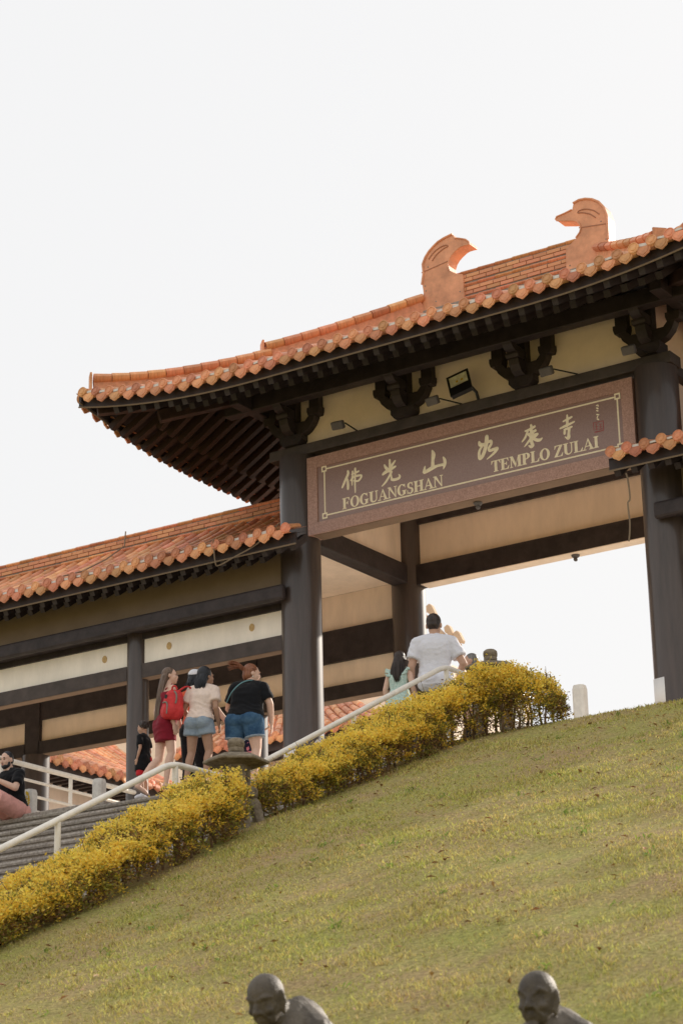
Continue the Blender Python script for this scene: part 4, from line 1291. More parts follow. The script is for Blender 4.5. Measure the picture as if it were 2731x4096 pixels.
def hedge(label, path, seed, dens=4200):
    """path: (x, y, half_width, height) along the foot of the hedge"""
    rs = random.Random(seed)
    mid = path[len(path) // 2]
    h = thing('hedge', label, 'hedge', (mid[0], mid[1], float(ground_z(mid[0], mid[1]))), group='clipped yellow hedges beside the stairs')
    P = [Vector((p[0], p[1], 0)) for p in path]
    segs = [(P[i + 1] - P[i]).length for i in range(len(P) - 1)]
    tot = sum(segs)
    def at(s):
        for i, L in enumerate(segs):
            if s <= L or i == len(segs) - 1:
                t = max(0, min(1, s / L))
                p = P[i].lerp(P[i + 1], t)
                d = (P[i + 1] - P[i]).normalized()
                return p, Vector((d.y, -d.x, 0)), path[i][2] + (path[i + 1][2] - path[i][2]) * t, path[i][3] + (path[i + 1][3] - path[i][3]) * t
            s -= L
    def lump(s, a):
        return 0.050 * math.sin(s * 5.1 + a * 2 + seed) + 0.035 * math.sin(s * 11.7 - a * 3.3 + 2 * seed) + 0.02 * math.sin(s * 23 + a * 7)
    cs, ks = [], []
    n = int(tot * dens / 4)
    for _ in range(n):
        s = rs.uniform(-0.05, tot + 0.05)
        p, nrm, hw, hh = at(max(0, min(tot, s)))
        endf = min(1.0, (s + 0.06) / 0.22, (tot + 0.06 - s) / 0.22)
        endf = max(0.15, endf) ** 0.5
        zg = float(ground_z(p.x, p.y))
        inner = 1 - (rs.random() ** 2.2) * 0.55
        if rs.random() < 0.52:                       # the two side faces, down to the ground
            sd_ = 1 if rs.random() < .62 else -1
            w = rs.uniform(0.0, 0.92) ** 0.8
            th = 0.0 if sd_ > 0 else 1.0
            lf = 1 + lump(s, w * 4 + th) * 1.6
            u = sd_ * (0.80 + 0.20 * math.sin(min(1, w * 1.6) * math.pi / 2)) * (1 if w < .75 else 1 - (w - .75) * .9)
            off_u, zz = u * hw * endf * lf * inner, hh * endf * (0.04 + 0.96 * w)
        else:                                        # the rounded top
            th = rs.uniform(0.12, 0.88)
            ang = math.pi * th
            u = math.copysign(abs(math.cos(ang)) ** 0.6, math.cos(ang)); w = abs(math.sin(ang)) ** 0.5
            lf = 1 + lump(s, th * 3) * 1.5
            off_u, zz = u * hw * endf * lf * inner, hh * endf * w * lf * (1 - (1 - inner) * .5)
        frac = zz / hh
        g = math.sin(s * 7.3 + frac * 9 + seed * 3) * math.sin(s * 3.1 - frac * 6 + th * 5)
        if frac < 0.85 and g > 0.46: continue         # gaps that show the stems
        if frac < 0.45 and rs.random() > 0.45 + frac: continue
        q = p + nrm * off_u
        zg2 = float(ground_z(q.x, q.y))
        r = rs.random() + 0.22 * math.sin(s * 4.7 + frac * 11)
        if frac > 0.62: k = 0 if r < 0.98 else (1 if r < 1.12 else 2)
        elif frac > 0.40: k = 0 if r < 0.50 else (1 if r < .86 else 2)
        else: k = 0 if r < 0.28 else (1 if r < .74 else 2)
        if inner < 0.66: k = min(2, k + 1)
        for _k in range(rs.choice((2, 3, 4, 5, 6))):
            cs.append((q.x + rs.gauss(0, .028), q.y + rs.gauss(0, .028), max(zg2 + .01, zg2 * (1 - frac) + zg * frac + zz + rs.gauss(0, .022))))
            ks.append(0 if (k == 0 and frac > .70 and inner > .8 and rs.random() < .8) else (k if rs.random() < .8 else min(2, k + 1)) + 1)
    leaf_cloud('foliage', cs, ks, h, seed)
    # stems: trunks along the foot that fork upwards
    twigs = MB()
    s = 0.1
    while s < tot:
        p, nrm, hw, hh = at(s)
        for side in (0.55, -0.35):
            b = p + nrm * hw * side * rs.uniform(.7, 1.1)
            zg = float(ground_z(b.x, b.y))
            tr = MB()
            x, y, z = b.x, b.y, zg - 0.03
            pts = [(x, y, z)]
            for k in range(4):
                x += rs.uniform(-.03, .03); y += rs.uniform(-.035, .035); z += hh * 0.19
                pts.append((x, y, z))
            tr.tube(pts, [rs.uniform(.012, .018), .012, .010, .008, .006], 6)
            if side > 0:
                tr.build('stem', bark, h, smooth='all')
            else:
                twigs.v, twigs.f, twigs.mi = twigs.v, twigs.f, twigs.mi
                twigs.add(tr.v, tr.f)
            for k in range(7):
                i = rs.randrange(1, 5)
                q = Vector(pts[i])
                e = q + Vector((rs.uniform(-.22, .22), rs.uniform(-.22, .22), rs.uniform(.02, .26)))
                m_ = (q + e) / 2 + Vector((0, 0, rs.uniform(-.04, .02)))
                twigs.tube([q, m_, e], [.006, .004, .002], 4, caps=False)
        s += rs.uniform(0.10, 0.20)
    tag(twigs.build('twigs', bark, h, smooth='all'), kind='stuff')
    return h

hedge('lower yellow hedge running down the stairs from the stone lantern to the picture edge',
      [(5.04, -15.2, .36, .32), (5.04, -12.2, .36, .32), (5.02, -11.0, .36, .42), (4.99, -9.9, .36, .53), (4.97, -9.1, .36, .60), (4.97, -8.52, .34, .62)], 3)
hedge('upper yellow hedge climbing from the stone lantern to the open end at the crest',
      [(4.88, -7.78, .31, .38), (4.88, -6.9, .34, .45), (4.90, -5.6, .35, .56), (4.92, -4.7, .36, .64), (5.25, -4.10, .38, .66), (5.75, -4.02, .38, .70), (6.15, -4.02, .30, .42)], 5, 4400)

# ------------------------------------------------------------------ grass, fallen leaves
grass_m = mat('lawn_grass_blade', (0.44, 0.46, 0.105), 0.75, 0.15, col2=(0.58, 0.46, 0.17), nscale=1.7, island=0.5, transl=0.25)
dry_m = mat('dry_grass_blade', (0.60, 0.48, 0.27), 0.8, 0.1, island=0.3, transl=0.2)
def make_grass():
    rs = np.random.RandomState(11)
    n = 430000
    x = rs.uniform(3.6, 17.5, n); y = -3.2 - (rs.rand(n) ** 0.85) * 16.0
    keep = (x > 4.75) | (y < -15.5)
    # clumpy density
    xs_ = x + 0.25 * vnoise(x, y, 1.7, 5)
    dn = 0.55 * vnoise(xs_, y, 0.9, 1) + 0.6 * vnoise(xs_, y, 2.6, 2) + 0.5 * vnoise(x, y, 7.0, 3) + 0.35 * vnoise(x, y, 17.0, 4)
    keep &= rs.rand(n) < 0.68 + 0.50 * dn
    keep &= ~((x < 5.05) & (y > -14)) & ~((x < 5.3) & (y < -8.8) & (y > -13))
    x, y, dn = x[keep], y[keep], dn[keep]
    n = len(x)
    z = ground_z(x, y) - 0.004
    dist = np.hypot(x - CAM.x, y - CAM.y)
    h = rs.uniform(0.012, 0.030, n) * (1 + 0.45 * dn) * np.where(dist < 14, 1.1, 1.0)
    tall = rs.rand(n) < 0.006
    h = np.where(tall, h * 1.7, h)
    a = rs.uniform(0, 2 * math.pi, n); w = rs.uniform(0.0032, 0.0065, n) * np.clip(dist / 15, .8, 1.5)
    lx, ly = rs.normal(0, 0.55, n) * h, rs.normal(0, 0.55, n) * h - 0.15 * h
    c = np.stack([x, y, z], 1)
    sx = np.stack([np.cos(a) * w, np.sin(a) * w, np.zeros(n)], 1)
    tip = c + np.stack([lx, ly, h], 1)
    V = np.stack([c - sx, c + sx, tip], 1).reshape(-1, 3)
    me = bpy.data.meshes.new('grass')
    me.vertices.add(n * 3); me.vertices.foreach_set('co', V.ravel().astype(np.float32))
    me.loops.add(n * 3); me.loops.foreach_set('vertex_index', np.arange(n * 3, dtype=np.int32))
    me.polygons.add(n); me.polygons.foreach_set('loop_start', (np.arange(n) * 3).astype(np.int32)); me.polygons.foreach_set('loop_total', np.full(n, 3, np.int32))
    me.materials.append(grass_m); me.materials.append(dry_m)
    me.polygons.foreach_set('material_index', (rs.rand(n) < 0.13 - 0.10 * dn).astype(np.int32))
    me.update()
    o = bpy.data.objects.new('grass', me); COL.objects.link(o)
    tag(o, 'short olive green grass covering the bank', 'grass', kind='stuff')
make_grass()
def weeds():
    rs = random.Random(21)
    mb = MB()
    for _ in range(150):
        x, y = rs.uniform(5.4, 15.5), rs.uniform(-16.5, -4.3)
        for k in range(rs.randrange(6, 16)):
            a = rs.uniform(0, 6.28); L = rs.uniform(.03, .075); w = rs.uniform(.004, .009)
            px_, py_ = x + rs.gauss(0, .035), y + rs.gauss(0, .035)
            z = float(ground_z(px_, py_))
            d = Vector((math.cos(a) * .8, math.sin(a) * .8, rs.uniform(.25, .8))).normalized() * L
            s_ = Vector((-math.sin(a), math.cos(a), 0)) * w
            c = Vector((px_, py_, z)); m_ = c + d * .6 + Vector((0, 0, .008))
            mb.add([c, m_ - s_, c + d, m_ + s_], [(0, 1, 2, 3)])
    o = mb.build('weeds', mat('weed_leaf', (0.25, 0.34, 0.07), .6, .25, island=.4, transl=.25)); tag(o, 'small brighter green weeds in the lawn', 'weeds', kind='stuff')
weeds()
def litter():
    rs = random.Random(4)
    mb = MB(); ms = [mat('fallen_leaf_brown', (0.36, 0.20, 0.10), 0.8, 0.2, island=.4), mat('fallen_leaf_pale', (0.50, 0.34, 0.20), 0.8, 0.2, island=.3)]
    for _ in range(620):
        x, y = rs.uniform(5, 15.5), rs.uniform(-16.5, -3.9)
        z = float(ground_z(x, y)) + rs.uniform(.012, .035)
        L, w = rs.uniform(.015, .042), rs.uniform(.008, .020)
        a = rs.uniform(0, 6.28); d = Vector((math.cos(a), math.sin(a), rs.uniform(-.2, .5))).normalized()
        s = Vector((-d.y, d.x, rs.uniform(-.4, .4))).normalized(); u = d.cross(s) * L * rs.uniform(.1, .35)
        c = Vector((x, y, z)); mb.cur = 0 if rs.random() < .62 else 1
        mb.add([c - d * L, c + s * w + u, c + d * L, c - s * w + u, c], [(0, 4, 1), (1, 4, 2), (2, 4, 3), (3, 4, 0)])
    o = mb.build('fallen_leaves', ms); tag(o, 'dry fallen leaves scattered over the grass', 'leaf litter', kind='stuff')
litter()

# ------------------------------------------------------------------ buildings of the courtyard behind
def far_roof(name, label, along, a0, a1, e, r, ze, zrg, wall_bottom, keep_n):
    """roofed building; along 'x' or 'y'; e eave coordinate, r ridge coordinate on the other axis"""
    mid = (a0 + a1) / 2
    loc = (mid, e, FLOOR) if along == 'x' else (e, mid, FLOOR)
    g = thing(name, label, 'building', loc, group='courtyard buildings behind the gate')
    sg = 1 if r > e else -1
    def P(a, o, z):
        if along == 'x' and (o - e) * sg > 0: a = a0 + (a - a0) * (1 - 0.72 * min(1, (o - e) / (r - e)))     # hipped end
        return (a, o, z) if along == 'x' else (o, a, z)
    def zf_t(t): return ze + (zrg - ze) * (0.6 * t + 0.4 * t * t)
    mb = MB(); n = 10
    vs = []
    for k in range(n + 1):
        o = e + (r - e) * k / n; z = zf_t(k / n)
        vs += [P(a0, o, z), P(a1, o, z), P(a0, o, z - .1), P(a1, o, z - .1)]
    fs = []
    for k in range(n):
        i = 4 * k
        fs += [(i, i + 1, i + 5, i + 4), (i + 2, i + 6, i + 7, i + 3), (i, i + 4, i + 6, i + 2), (i + 1, i + 3, i + 7, i + 5)]
    fs += [(0, 2, 3, 1), (4 * n, 4 * n + 1, 4 * n + 3, 4 * n + 2)]
    mb.add(vs, fs)
    rf = mb.build('roof', M['tilefield'], g, smooth=40)
    rows = MB()
    cnt = round((a1 - a0) / 0.27)
    rzz = (0 if along == 'x' else (R(90) if sg < 0 else R(-90)))
    outv = Matrix.Rotation(rzz, 3, 'Z') @ Vector((0, -1, 0))
    for k in range(cnt + 1):
        a = a0 + (a1 - a0) * k / cnt
        m_ = 9
        for q in range(m_):
            t0, t1 = q / m_, (q + 1) / m_
            rows.tube([P(a, e + (r - e) * t0, zf_t(t0) + .012), P(a, e + (r - e) * t1, zf_t(t1) + .008)], [.078, .066], 8)
        put('end_disc', ME_DISC, rf, Vector(P(a, e, ze + .012)) + outv * .05, (R(-8), rnd.uniform(-.04, .04), rzz), (1.15, 1.15, 1.15))
        if k < cnt:
            put('drip_tile', ME_DRIP, rf, Vector(P(a + .135, e, ze - .045)) + outv * .035, (R(-4), rnd.uniform(-.03, .03), rzz), (1.15, 1.15, 1.15))
    tag(rows.build('cover_tiles', M['tilefield'], rf, smooth=40), kind='stuff')
    def bx(a, b, o0, o1, z0, z1, nm, m):
        p, q = P(a, o0, z0), P(b, o1, z1)
        MB().box(min(p[0], q[0]), max(p[0], q[0]), min(p[1], q[1]), max(p[1], q[1]), z0, z1).build(nm, m, g)
    bx(a0, a1, e + sg * .06, e + sg * .12, ze - .28, ze - .04, 'fascia', M['beam'])
    for k in range(cnt * 1):
        a = a0 + (a1 - a0) * (k + .5) / cnt
        bx(a - .045, a + .045, e + sg * .13, e + sg * .7, ze - .33, ze - .23, 'rafter', M['timber'])
    bx(a0, a1, e + sg * .72, e + sg * 1.0, wall_bottom, ze + .1, 'wall', M['cream'])
    bx(a0, a1, e + sg * .66, e + sg * 1.05, FLOOR, wall_bottom - .002, 'dado', M['timber'])
    bx(a0, a1, r - sg * .12, r + sg * .12, zrg - .05, zrg + .30, 'ridge', M['brick'])
    bx(a0, a1, e + sg * 1.02, r, FLOOR, ze - .02, 'core', M['cream'])
    return g
far_roof('courtyard_gallery', 'sunlit tile roofed gallery along the far left side of the courtyard', 'y', 6.6, 13.4, -12.0, -15.5, 0.24, 2.6, -1.15, 0)
far_roof('courtyard_hall', 'far courtyard hall whose curved orange roof shows under the gate beams', 'x', -11.6, -6.25, 12.0, 15.2, 0.86, 3.4, -0.4, 0)
# upswept roof corner of the distant main hall, seen through the gateway
mh = thing('main_hall', 'distant sunlit roof corner with bird shaped finials seen behind the man in white', 'building', (-18.0, 31.5, FLOOR), group='courtyard buildings behind the gate')
hr = MB(); hr.tube([(-17.6, 30.4, 10.2), (-16.6, 30.2, 9.2), (-15.6, 30.05, 8.15), (-15.05, 30.0, 7.75)], [.10, .10, .09, .08], 8)
hr.build('hip_ridge', M['soffit'], mh)
for x, z, s in ((-15.95, 8.98, .50), (-15.36, 8.25, .46), (-15.05, 8.0, .50)):
    mb = MB()
    mb.prism([(x - .36 * s, z + .28 * s), (x - .10 * s, z + .44 * s), (x + .05 * s, z + .30 * s), (x + .30 * s, z - .22 * s), (x + .22 * s, z - .40 * s), (x, z - .30 * s), (x - .30 * s, z - .05 * s)], 29.9, 30.1)
    mb.build('bird_finial', M['soffit'], mh, bevel=.03)
MB().box(-30, -17.2, 31.2, 38, FLOOR, 8.2).build('hall_body', M['cream'], mh)
rf = MB(); rf.add([(-30, 30.4, 8.3), (-17.0, 30.4, 8.3), (-18.6, 33.6, 11.2), (-30, 33.6, 11.2), (-30, 30.4, 8.15), (-17.0, 30.4, 8.15), (-18.6, 33.6, 11.05), (-30, 33.6, 11.05)],
                  [(0, 1, 2, 3), (7, 6, 5, 4), (0, 4, 5, 1), (1, 5, 6, 2), (2, 6, 7, 3), (3, 7, 4, 0)])
rf.build('roof', M['tilefield'], mh)

# ------------------------------------------------------------------ people
def remesh(mb, voxel, it=4, fac=0.5):
    me = mb.mesh('tmp', [], False)
    o = bpy.data.objects.new('tmp', me); COL.objects.link(o)
    r = o.modifiers.new('r', 'REMESH'); r.mode = 'VOXEL'; r.voxel_size = voxel
    if it:
        sm = o.modifiers.new('s', 'SMOOTH'); sm.iterations = it; sm.factor = fac
    dg = bpy.context.evaluated_depsgraph_get()
    ev = o.evaluated_get(dg)
    out = bpy.data.meshes.new_from_object(ev)
    bpy.data.objects.remove(o, do_unlink=True); bpy.data.meshes.remove(me)
    return out

def grow(name, mb, m, parent, voxel=0.009, it=4, extra=None):
    me = remesh(mb, voxel, it)
    me.name = name
    if extra is not None and extra.v:
        n = len(me.vertices)
        co = np.empty(n * 3); me.vertices.foreach_get('co', co)
        vs = [tuple(v) for v in co.reshape(-1, 3)] + extra.v
        fs = [tuple(p.vertices) for p in me.polygons] + [tuple(i + n for i in f) for f in extra.f]
        bpy.data.meshes.remove(me)
        me = bpy.data.meshes.new(name); me.from_pydata(vs, [], fs)
    me.materials.clear(); me.materials.append(m)
    me.polygons.foreach_set('use_smooth', [True] * len(me.polygons))
    o = bpy.data.objects.new(name, me); COL.objects.link(o)
    if parent: o.parent = parent; OFF[o] = off(parent)
    return o

from mathutils import noise as mnoise
def folds(o, amp, seed, sx=5.0, sz=13.0):
    me = o.data
    n = len(me.vertices)
    co = np.empty(n * 3); me.vertices.foreach_get('co', co); co = co.reshape(-1, 3)
    no = np.empty(n * 3); me.vertices.foreach_get('normal', no); no = no.reshape(-1, 3)
    d = np.empty(n)
    for i in range(n):
        x, y, z = co[i]
        w = mnoise.noise((x * 3 + seed, y * 3, z * 3)) * 1.6
        v = mnoise.noise((x * sx + w, y * sx + seed, z * sz + w * 1.5 + x * 4))
        d[i] = max(-.15, 1 - 2.2 * abs(v))
    me.vertices.foreach_set('co', (co + no * (d * amp)[:, None]).ravel()); me.update()

def skin(name, c): return mat(name, c, 0.55, 0.35, noise=0.06, nscale=30)
SK_L, SK_M, SK_D = skin('fair_skin', (0.66, 0.43, 0.33)), skin('light_brown_skin', (0.52, 0.315, 0.225)), skin('tan_skin', (0.40, 0.235, 0.16))
def cloth(name, c, n=0.10, sc=14, b=0.25): return mat(name, c, 0.9, 0.12, noise=n, nscale=sc, bump=b, bscale=22, sheen=0.1)
def hairm(name, c, c2): return mat(name, c, 0.45, 0.4, col2=c2, nscale=55, stretch=(1, 1, 0.12), bump=0.3, bscale=80)
H_BLACK, H_BROWN, H_GINGER, H_DARK, H_WHITE, H_GREY = hairm('black_hair', (.006, .007, .010), (.02, .022, .028)), hairm('brown_hair', (.09, .055, .038), (.20, .135, .095)), hairm('ginger_hair', (.17, .06, .03), (.32, .13, .065)), hairm('dark_brown_hair', (.018, .012, .010), (.05, .032, .025)), hairm('white_hair', (.55, .53, .50), (.72, .70, .68)), hairm('grey_hair', (.10, .095, .09), (.24, .23, .22))
EYE, LIP = mat('eye_dark', (.02, .014, .012), 0.3, 0.5), mat('lip', (.42, .17, .15), 0.5, 0.3)

class Person:
    def __init__(s, label, loc, rot, H, sk, sw=.175, hipw=1.0, waist=1.0, chest=1.0, dep=1.0, lean=0, hy=0, hpch=0, arms=None, legs=None, limb=1.0, voxel=0.0085, side=0, hs=1.0):
        s.t = thing('person', label, 'person', loc)
        s.t.rotation_euler = (0, 0, R(rot))
        s.k = H / 1.70
        s.hs = hs
        s.sk, s.hipw, s.waist, s.chest, s.dep, s.limb, s.voxel, s.sw = sk, hipw, waist, chest, dep, limb, voxel, sw
        hip = Vector((0, 0, .93))
        Lm = Matrix.Rotation(R(side), 3, 'Y') @ Matrix.Rotation(R(-lean), 3, 'X')
        s.up = lambda p: hip + Lm @ (Vector(p) - hip)
        J = {}
        J['neck'] = s.up((0, -.018, 1.44)); J['head'] = s.up((0, .016, 1.585 + .10 * (hs - 1)))
        arms, legs = arms or {}, legs or {}
        for sd, n in ((-1, 'L'), (1, 'R')):
            J['sh' + n] = s.up((sd * sw, -.01, 1.372))
            J['el' + n] = Vector(arms.get('el' + n) or s.up((sd * (sw + .055), -.05, 1.115)))
            J['wr' + n] = Vector(arms.get('wr' + n) or s.up((sd * (sw + .05), .03, .875)))
            J['hj' + n] = Vector((sd * .088 * hipw, 0, .90))
            J['kn' + n] = Vector(legs.get('kn' + n) or (sd * .092 * hipw, .015, .49))
            J['an' + n] = Vector(legs.get('an' + n) or (sd * .085 * hipw, -.03, .085))
            J['to' + n] = Vector(legs.get('to' + n) or (J['an' + n] + Vector((sd * .025, .15, -.055))))
        s.J = J
        s.Hm = Matrix.Translation(J['head']) @ Matrix.Rotation(R(hy), 4, 'Z') @ Matrix.Rotation(R(-hpch), 4, 'X') @ Matrix.Scale(hs, 4)
    def hp(s, p): return s.Hm @ Vector(p)
    def torso(s, mb, inf=0.0, lo=.84, hi=1.48):
        R_ = [(.82, .125 * s.hipw, .085), (.88, .165 * s.hipw, .118), (.95, .172 * s.hipw, .122), (1.02, .152 * (s.hipw + s.waist) / 2, .108), (1.10, .133 * s.waist, .098), (1.18, .140 * (s.waist + s.chest) / 2, .106),
              (1.27, .155 * s.chest, .116), (1.34, .156 * s.chest, .108), (1.39, .128 * s.chest, .092), (1.43, .088, .074), (1.475, .060, .058)]
        rings = []
        for z, rx, ry in R_:
            if z < lo or z > hi: continue
            c = s.up((0, 0, z)) if z > .93 else Vector((0, 0, z))
            rings.append((c.x, c.y, c.z, rx + inf, ry * s.dep + inf))
        mb.loft(rings, 22)
        if lo < .9:
            for sd in (-1, 1):
                mb.ell((sd * .078 * s.hipw, -.055 * s.dep, .895), (.098 * s.hipw + inf, .092 * s.dep + inf, .098 + inf))
        if hi > 1.38:
            for n in 'LR':
                mb.cap(s.up((0, -.015, 1.425)), s.J['sh' + n], .050 + inf, .055 * s.limb + inf)
    def arm(s, mb, n, inf=0.0, f=1.0):
        a, b, c = s.J['sh' + n], s.J['el' + n], s.J['wr' + n]
        l = s.limb
        if f < 1:
            mb.tube([a - (b - a).normalized() * .03, a, a.lerp(b, f)], [.040 * l, .055 * l + inf * .8, (.056 - .014 * f) * l + inf * 1.1], 16); return
        mb.cap(a, b, .054 * l, .040 * l); mb.cap(b, b.lerp(c, .35), .040 * l, .039 * l); mb.cap(b.lerp(c, .35), c, .039 * l, .026 * l ** .5)
    def hand(s, mb, n, curl=0.5):
        b, c = s.J['el' + n], s.J['wr' + n]
        d = (c - b).normalized(); sd = -1 if n == 'L' else 1
        fwd = Vector((0, 1, 0)); fwd = (fwd - d * fwd.dot(d)).normalized()
        inn = d.cross(fwd) * (1 if d.cross(fwd).x * sd < 0 else -1)
        pc = c + d * .045
        rot = Matrix((fwd, inn, d)).transposed()
        mb.ell(pc, (.038, .016, .050), rot, 10, 8)
        for i, L in enumerate((.070, .078, .072, .058)):
            o = c + d * .082 + fwd * (.027 - .018 * i)
            k1 = o + d * L * .5 + inn * L * .12 * curl
            k2 = k1 + (d * (1 - .6 * curl) + inn * curl).normalized() * L * .5
            mb.cap(o - d * .02, k1, .0092, .0085, 8); mb.cap(k1, k2, .0085, .0070, 8)
        t0 = c + d * .025 + fwd * .030; t1 = t0 + (d * .7 + fwd * .6 + inn * .3).normalized() * .045; t2 = t1 + (d * .9 + inn * .4).normalized() * .032
        mb.cap(t0, t1, .0125, .0105, 8); mb.cap(t1, t2, .0105, .008, 8)
    def leg(s, mb, n, inf=0.0, f=2.0, flare=0.0):
        a, b, c = s.J['hj' + n], s.J['kn' + n], s.J['an' + n]
        l = s.limb
        if f <= 1:
            mb.tube([a, a.lerp(b, f)], [.098 * l * s.hipw ** .5 + inf, (.098 - .030 * f) * l * s.hipw ** .5 + inf + flare], 20); return
        h = s.hipw ** .5
        mb.cap(a, b, .094 * l * h, .056 * l)
        q = b.lerp(c, .30) + Vector((0, -.018, 0))
        if f >= 2:
            mb.cap(b, q, .054 * l, .057 * l); mb.cap(q, c, .055 * l, .034 * l)
        else:
            e = b.lerp(c, f - 1); mb.cap(b, e, .06 * l + inf, .052 * l + inf + flare)
    def foot(s, mb, n, inf=0.0):
        c, t = s.J['an' + n], s.J['to' + n]
        mb.cap(c + Vector((0, 0, -.035)) - (t - c).normalized() * .02, c.lerp(t, .75), .036 + inf, .033 + inf); mb.cap(c.lerp(t, .6), t, .034 + inf, .026 + inf)
    def headp(s, mb, big=1.0):
        h = s.hp
        rot = s.Hm.to_3x3().normalized()
        def E(c, r): mb.ell(h(c), [q * s.hs for q in r], rot)
        E((0, -.012, .03), (.074, .092, .085)); E((0, .026, -.022), (.061, .066, .086)); E((0, .036, -.066), (.046, .050, .040)); E((0, .070, -.090), (.019, .017, .015))
        mb.cap(h((0, .088, .014)), h((0, .101, -.020)), .0085, .0105, 8); E((0, .097, -.024), (.015, .009, .0075))
        E((0, .074, .030), (.052, .020, .013))
        for sd in (-1, 1):
            E((sd * .036, .060, -.022), (.024, .026, .026)); E((sd * .074, -.008, -.004), (.011, .021, .031))
        E((0, .086, -.050), (.023, .012, .007)); E((0, .084, -.060), (.020, .012, .007))
        mb.cap(s.J['neck'] + Vector((0, 0, -.03)), h((0, -.022, -.055)), .056 * s.limb ** .5, .050 * s.limb ** .5)
    def body(s, arms=True, feet=True):
        mb = MB(); s.torso(mb, -.006)
        for n in 'LR':
            s.arm(mb, n); s.hand(mb, n); s.leg(mb, n); s.foot(mb, n)
        s.headp(mb)
        s.sc(mb); b = grow('body', mb, s.sk, s.t, s.voxel * s.k ** .3, 3)
        return b
    def sc(s, mb):
        mb.v = [(x * s.k, y * s.k, z * s.k) for x, y, z in mb.v]
    def face(s, brow):
        for nm, m, r, cs in (('eye', EYE, (.0115, .007, .0065), ((-.030, .0865, .012), (.030, .0865, .012))), ('eyebrow', brow, (.018, .007, .0045), ((-.032, .090, .033), (.032, .090, .033)))):
            for c in cs:
                mb = MB().ell(s.hp(c), r, s.Hm.to_3x3(), 8, 6); s.sc(mb); mb.build(nm, m, s.t, smooth='all', local=True)
        mb = MB().ell(s.hp((0, .093, -.053)), (.021, .008, .0075), s.Hm.to_3x3(), 10, 6); s.sc(mb); mb.build('lips', LIP, s.t, smooth='all', local=True)
    def wear(s, name, m, fn, it=5, voxel=0.010):
        mb = MB(); fn(mb); s.sc(mb)
        o = grow(name, mb, m, s.t, voxel, it)
        if name != 'turned_cuff': folds(o, 0.0065 if 'short' not in name else 0.005, s.J['head'].x * 7 + len(name), 5.0 if 'short' not in name else 7, 13.0 if 'short' not in name else 8)
        return o
    def shirt(s, m, lo=.90, sl=.6, inf=.016, name='t_shirt'):
        def f(mb):
            s.torso(mb, inf, lo, 1.435)
            for n in 'LR': s.arm(mb, n, inf + .003, sl)
        return s.wear(name, m, f)
    def shorts(s, m, f_=.45, inf=.014, flare=.012, name='shorts', top=1.0):
        def f(mb):
            s.torso(mb, inf, .80, top)
            for n in 'LR': s.leg(mb, n, inf, f_, flare)
        return s.wear(name, m, f)
    def hair(s, m, kind, end=-.2, strands=120, seed=1, out=.0):
        mb, ex = MB(), MB()
        rot = s.Hm.to_3x3(); h = s.hp
        rs = random.Random(seed)
        rot = rot.normalized()
        def E(c, r): mb.ell(h(c), [q * s.hs for q in r], rot)
        if kind == 'short':
            E((0, -.022, .040), (.079, .090, .084)); E((0, -.045, -.005), (.070, .060, .060))
        else:
            g = 1.10 if kind == 'bob' else 1.0
            E((0, -.030, .040), (.086 * g, .094, .092 * g)); E((0, -.055, -.02), (.080 * g, .066 * g, .075))
        if kind in ('long', 'bob'):
            n = 6
            pts = []
            for i in range(n + 1):
                t = i / n
                z = -.02 + (end + .02) * t
                back = -.070 - out * t - (.02 if kind == 'long' else -.01) * t
                pts.append((h((0, back, 0)) + Vector((0, 0, z)), .088 * (1 - .55 * t * (kind == 'long')) , .050 * (1 - .45 * t * (kind == 'long'))))
            for (p, a, b), (p2, a2, b2) in zip(pts[:-1], pts[1:]):
                for sx in (-.5, 0, .5):
                    mb.cap(p + rot @ Vector((sx * a * s.hs, 0, 0)), p2 + rot @ Vector((sx * a2 * s.hs, 0, 0)), b * s.hs, b2 * s.hs, 10)
            for _ in range(strands):
                a = rs.uniform(-1, 1)
                w0 = h((a * .080, -.02 - .07 * (1 - abs(a)) + rs.uniform(-.01, .02), .05 + .05 * (1 - abs(a))))
                w1 = h((a * .098, -.050 - .085 * (1 - a * a), -.03))
                e = h((a * .080 * (1 if kind == 'bob' else 1.0) + rs.uniform(-.02, .02), -.07 - out - .06 * (1 - a * a), 0)) + Vector((0, 0, end + rs.uniform(-.05, .035)))
                mid = (w1 + e) / 2 + rot @ Vector((a * .02 + rs.uniform(-.012, .012), -.012, 0))
                ex.tube(catmull([w0, w1, mid, e], 4), [.006] * 4 + [.0065] * 4 + [.005] * 3 + [.0035, .0015], 4)
        if kind == 'curly':
            for _ in range(95):
                u, v = rs.uniform(0, 6.28), rs.uniform(-.35, 1)
                d = Vector((math.cos(u) * math.sqrt(1 - v * v), math.sin(u) * math.sqrt(1 - v * v), v))
                if d.y > .45 and d.z < .55: continue
                c = Vector((0, -.024, .04)) + Vector((d.x * .088, d.y * .098, d.z * .092))
                E(c, (.022, .022, .020))
        if kind == 'tail':
            k0 = h((0, -.115, .045))
            mb.ell(k0, (.030, .030, .030))
            for _ in range(90):
                o = Vector((rs.uniform(-.02, .02), rs.uniform(-.02, .02), rs.uniform(-.02, .02)))
                dirv = rot @ Vector((.05 + rs.uniform(-.05, .05), -.17 - rs.uniform(0, .06), .015 + rs.uniform(-.06, .05)))
                ex.tube(catmull([k0 + o, k0 + o + dirv * .45 + Vector((0, 0, .030)), k0 + o * 1.4 + dirv], 4), [.007] * 5 + [.005, .004, .003, .0015], 4)
            for _ in range(60):
                a = rs.uniform(-1, 1)
                ex.tube(catmull([h((a * .075, .040, .10 - .05 * abs(a))), h((a * .088, -.03, .095 - .05 * abs(a))), k0], 4), .0045, 4)
        s.sc(mb); s.sc(ex)
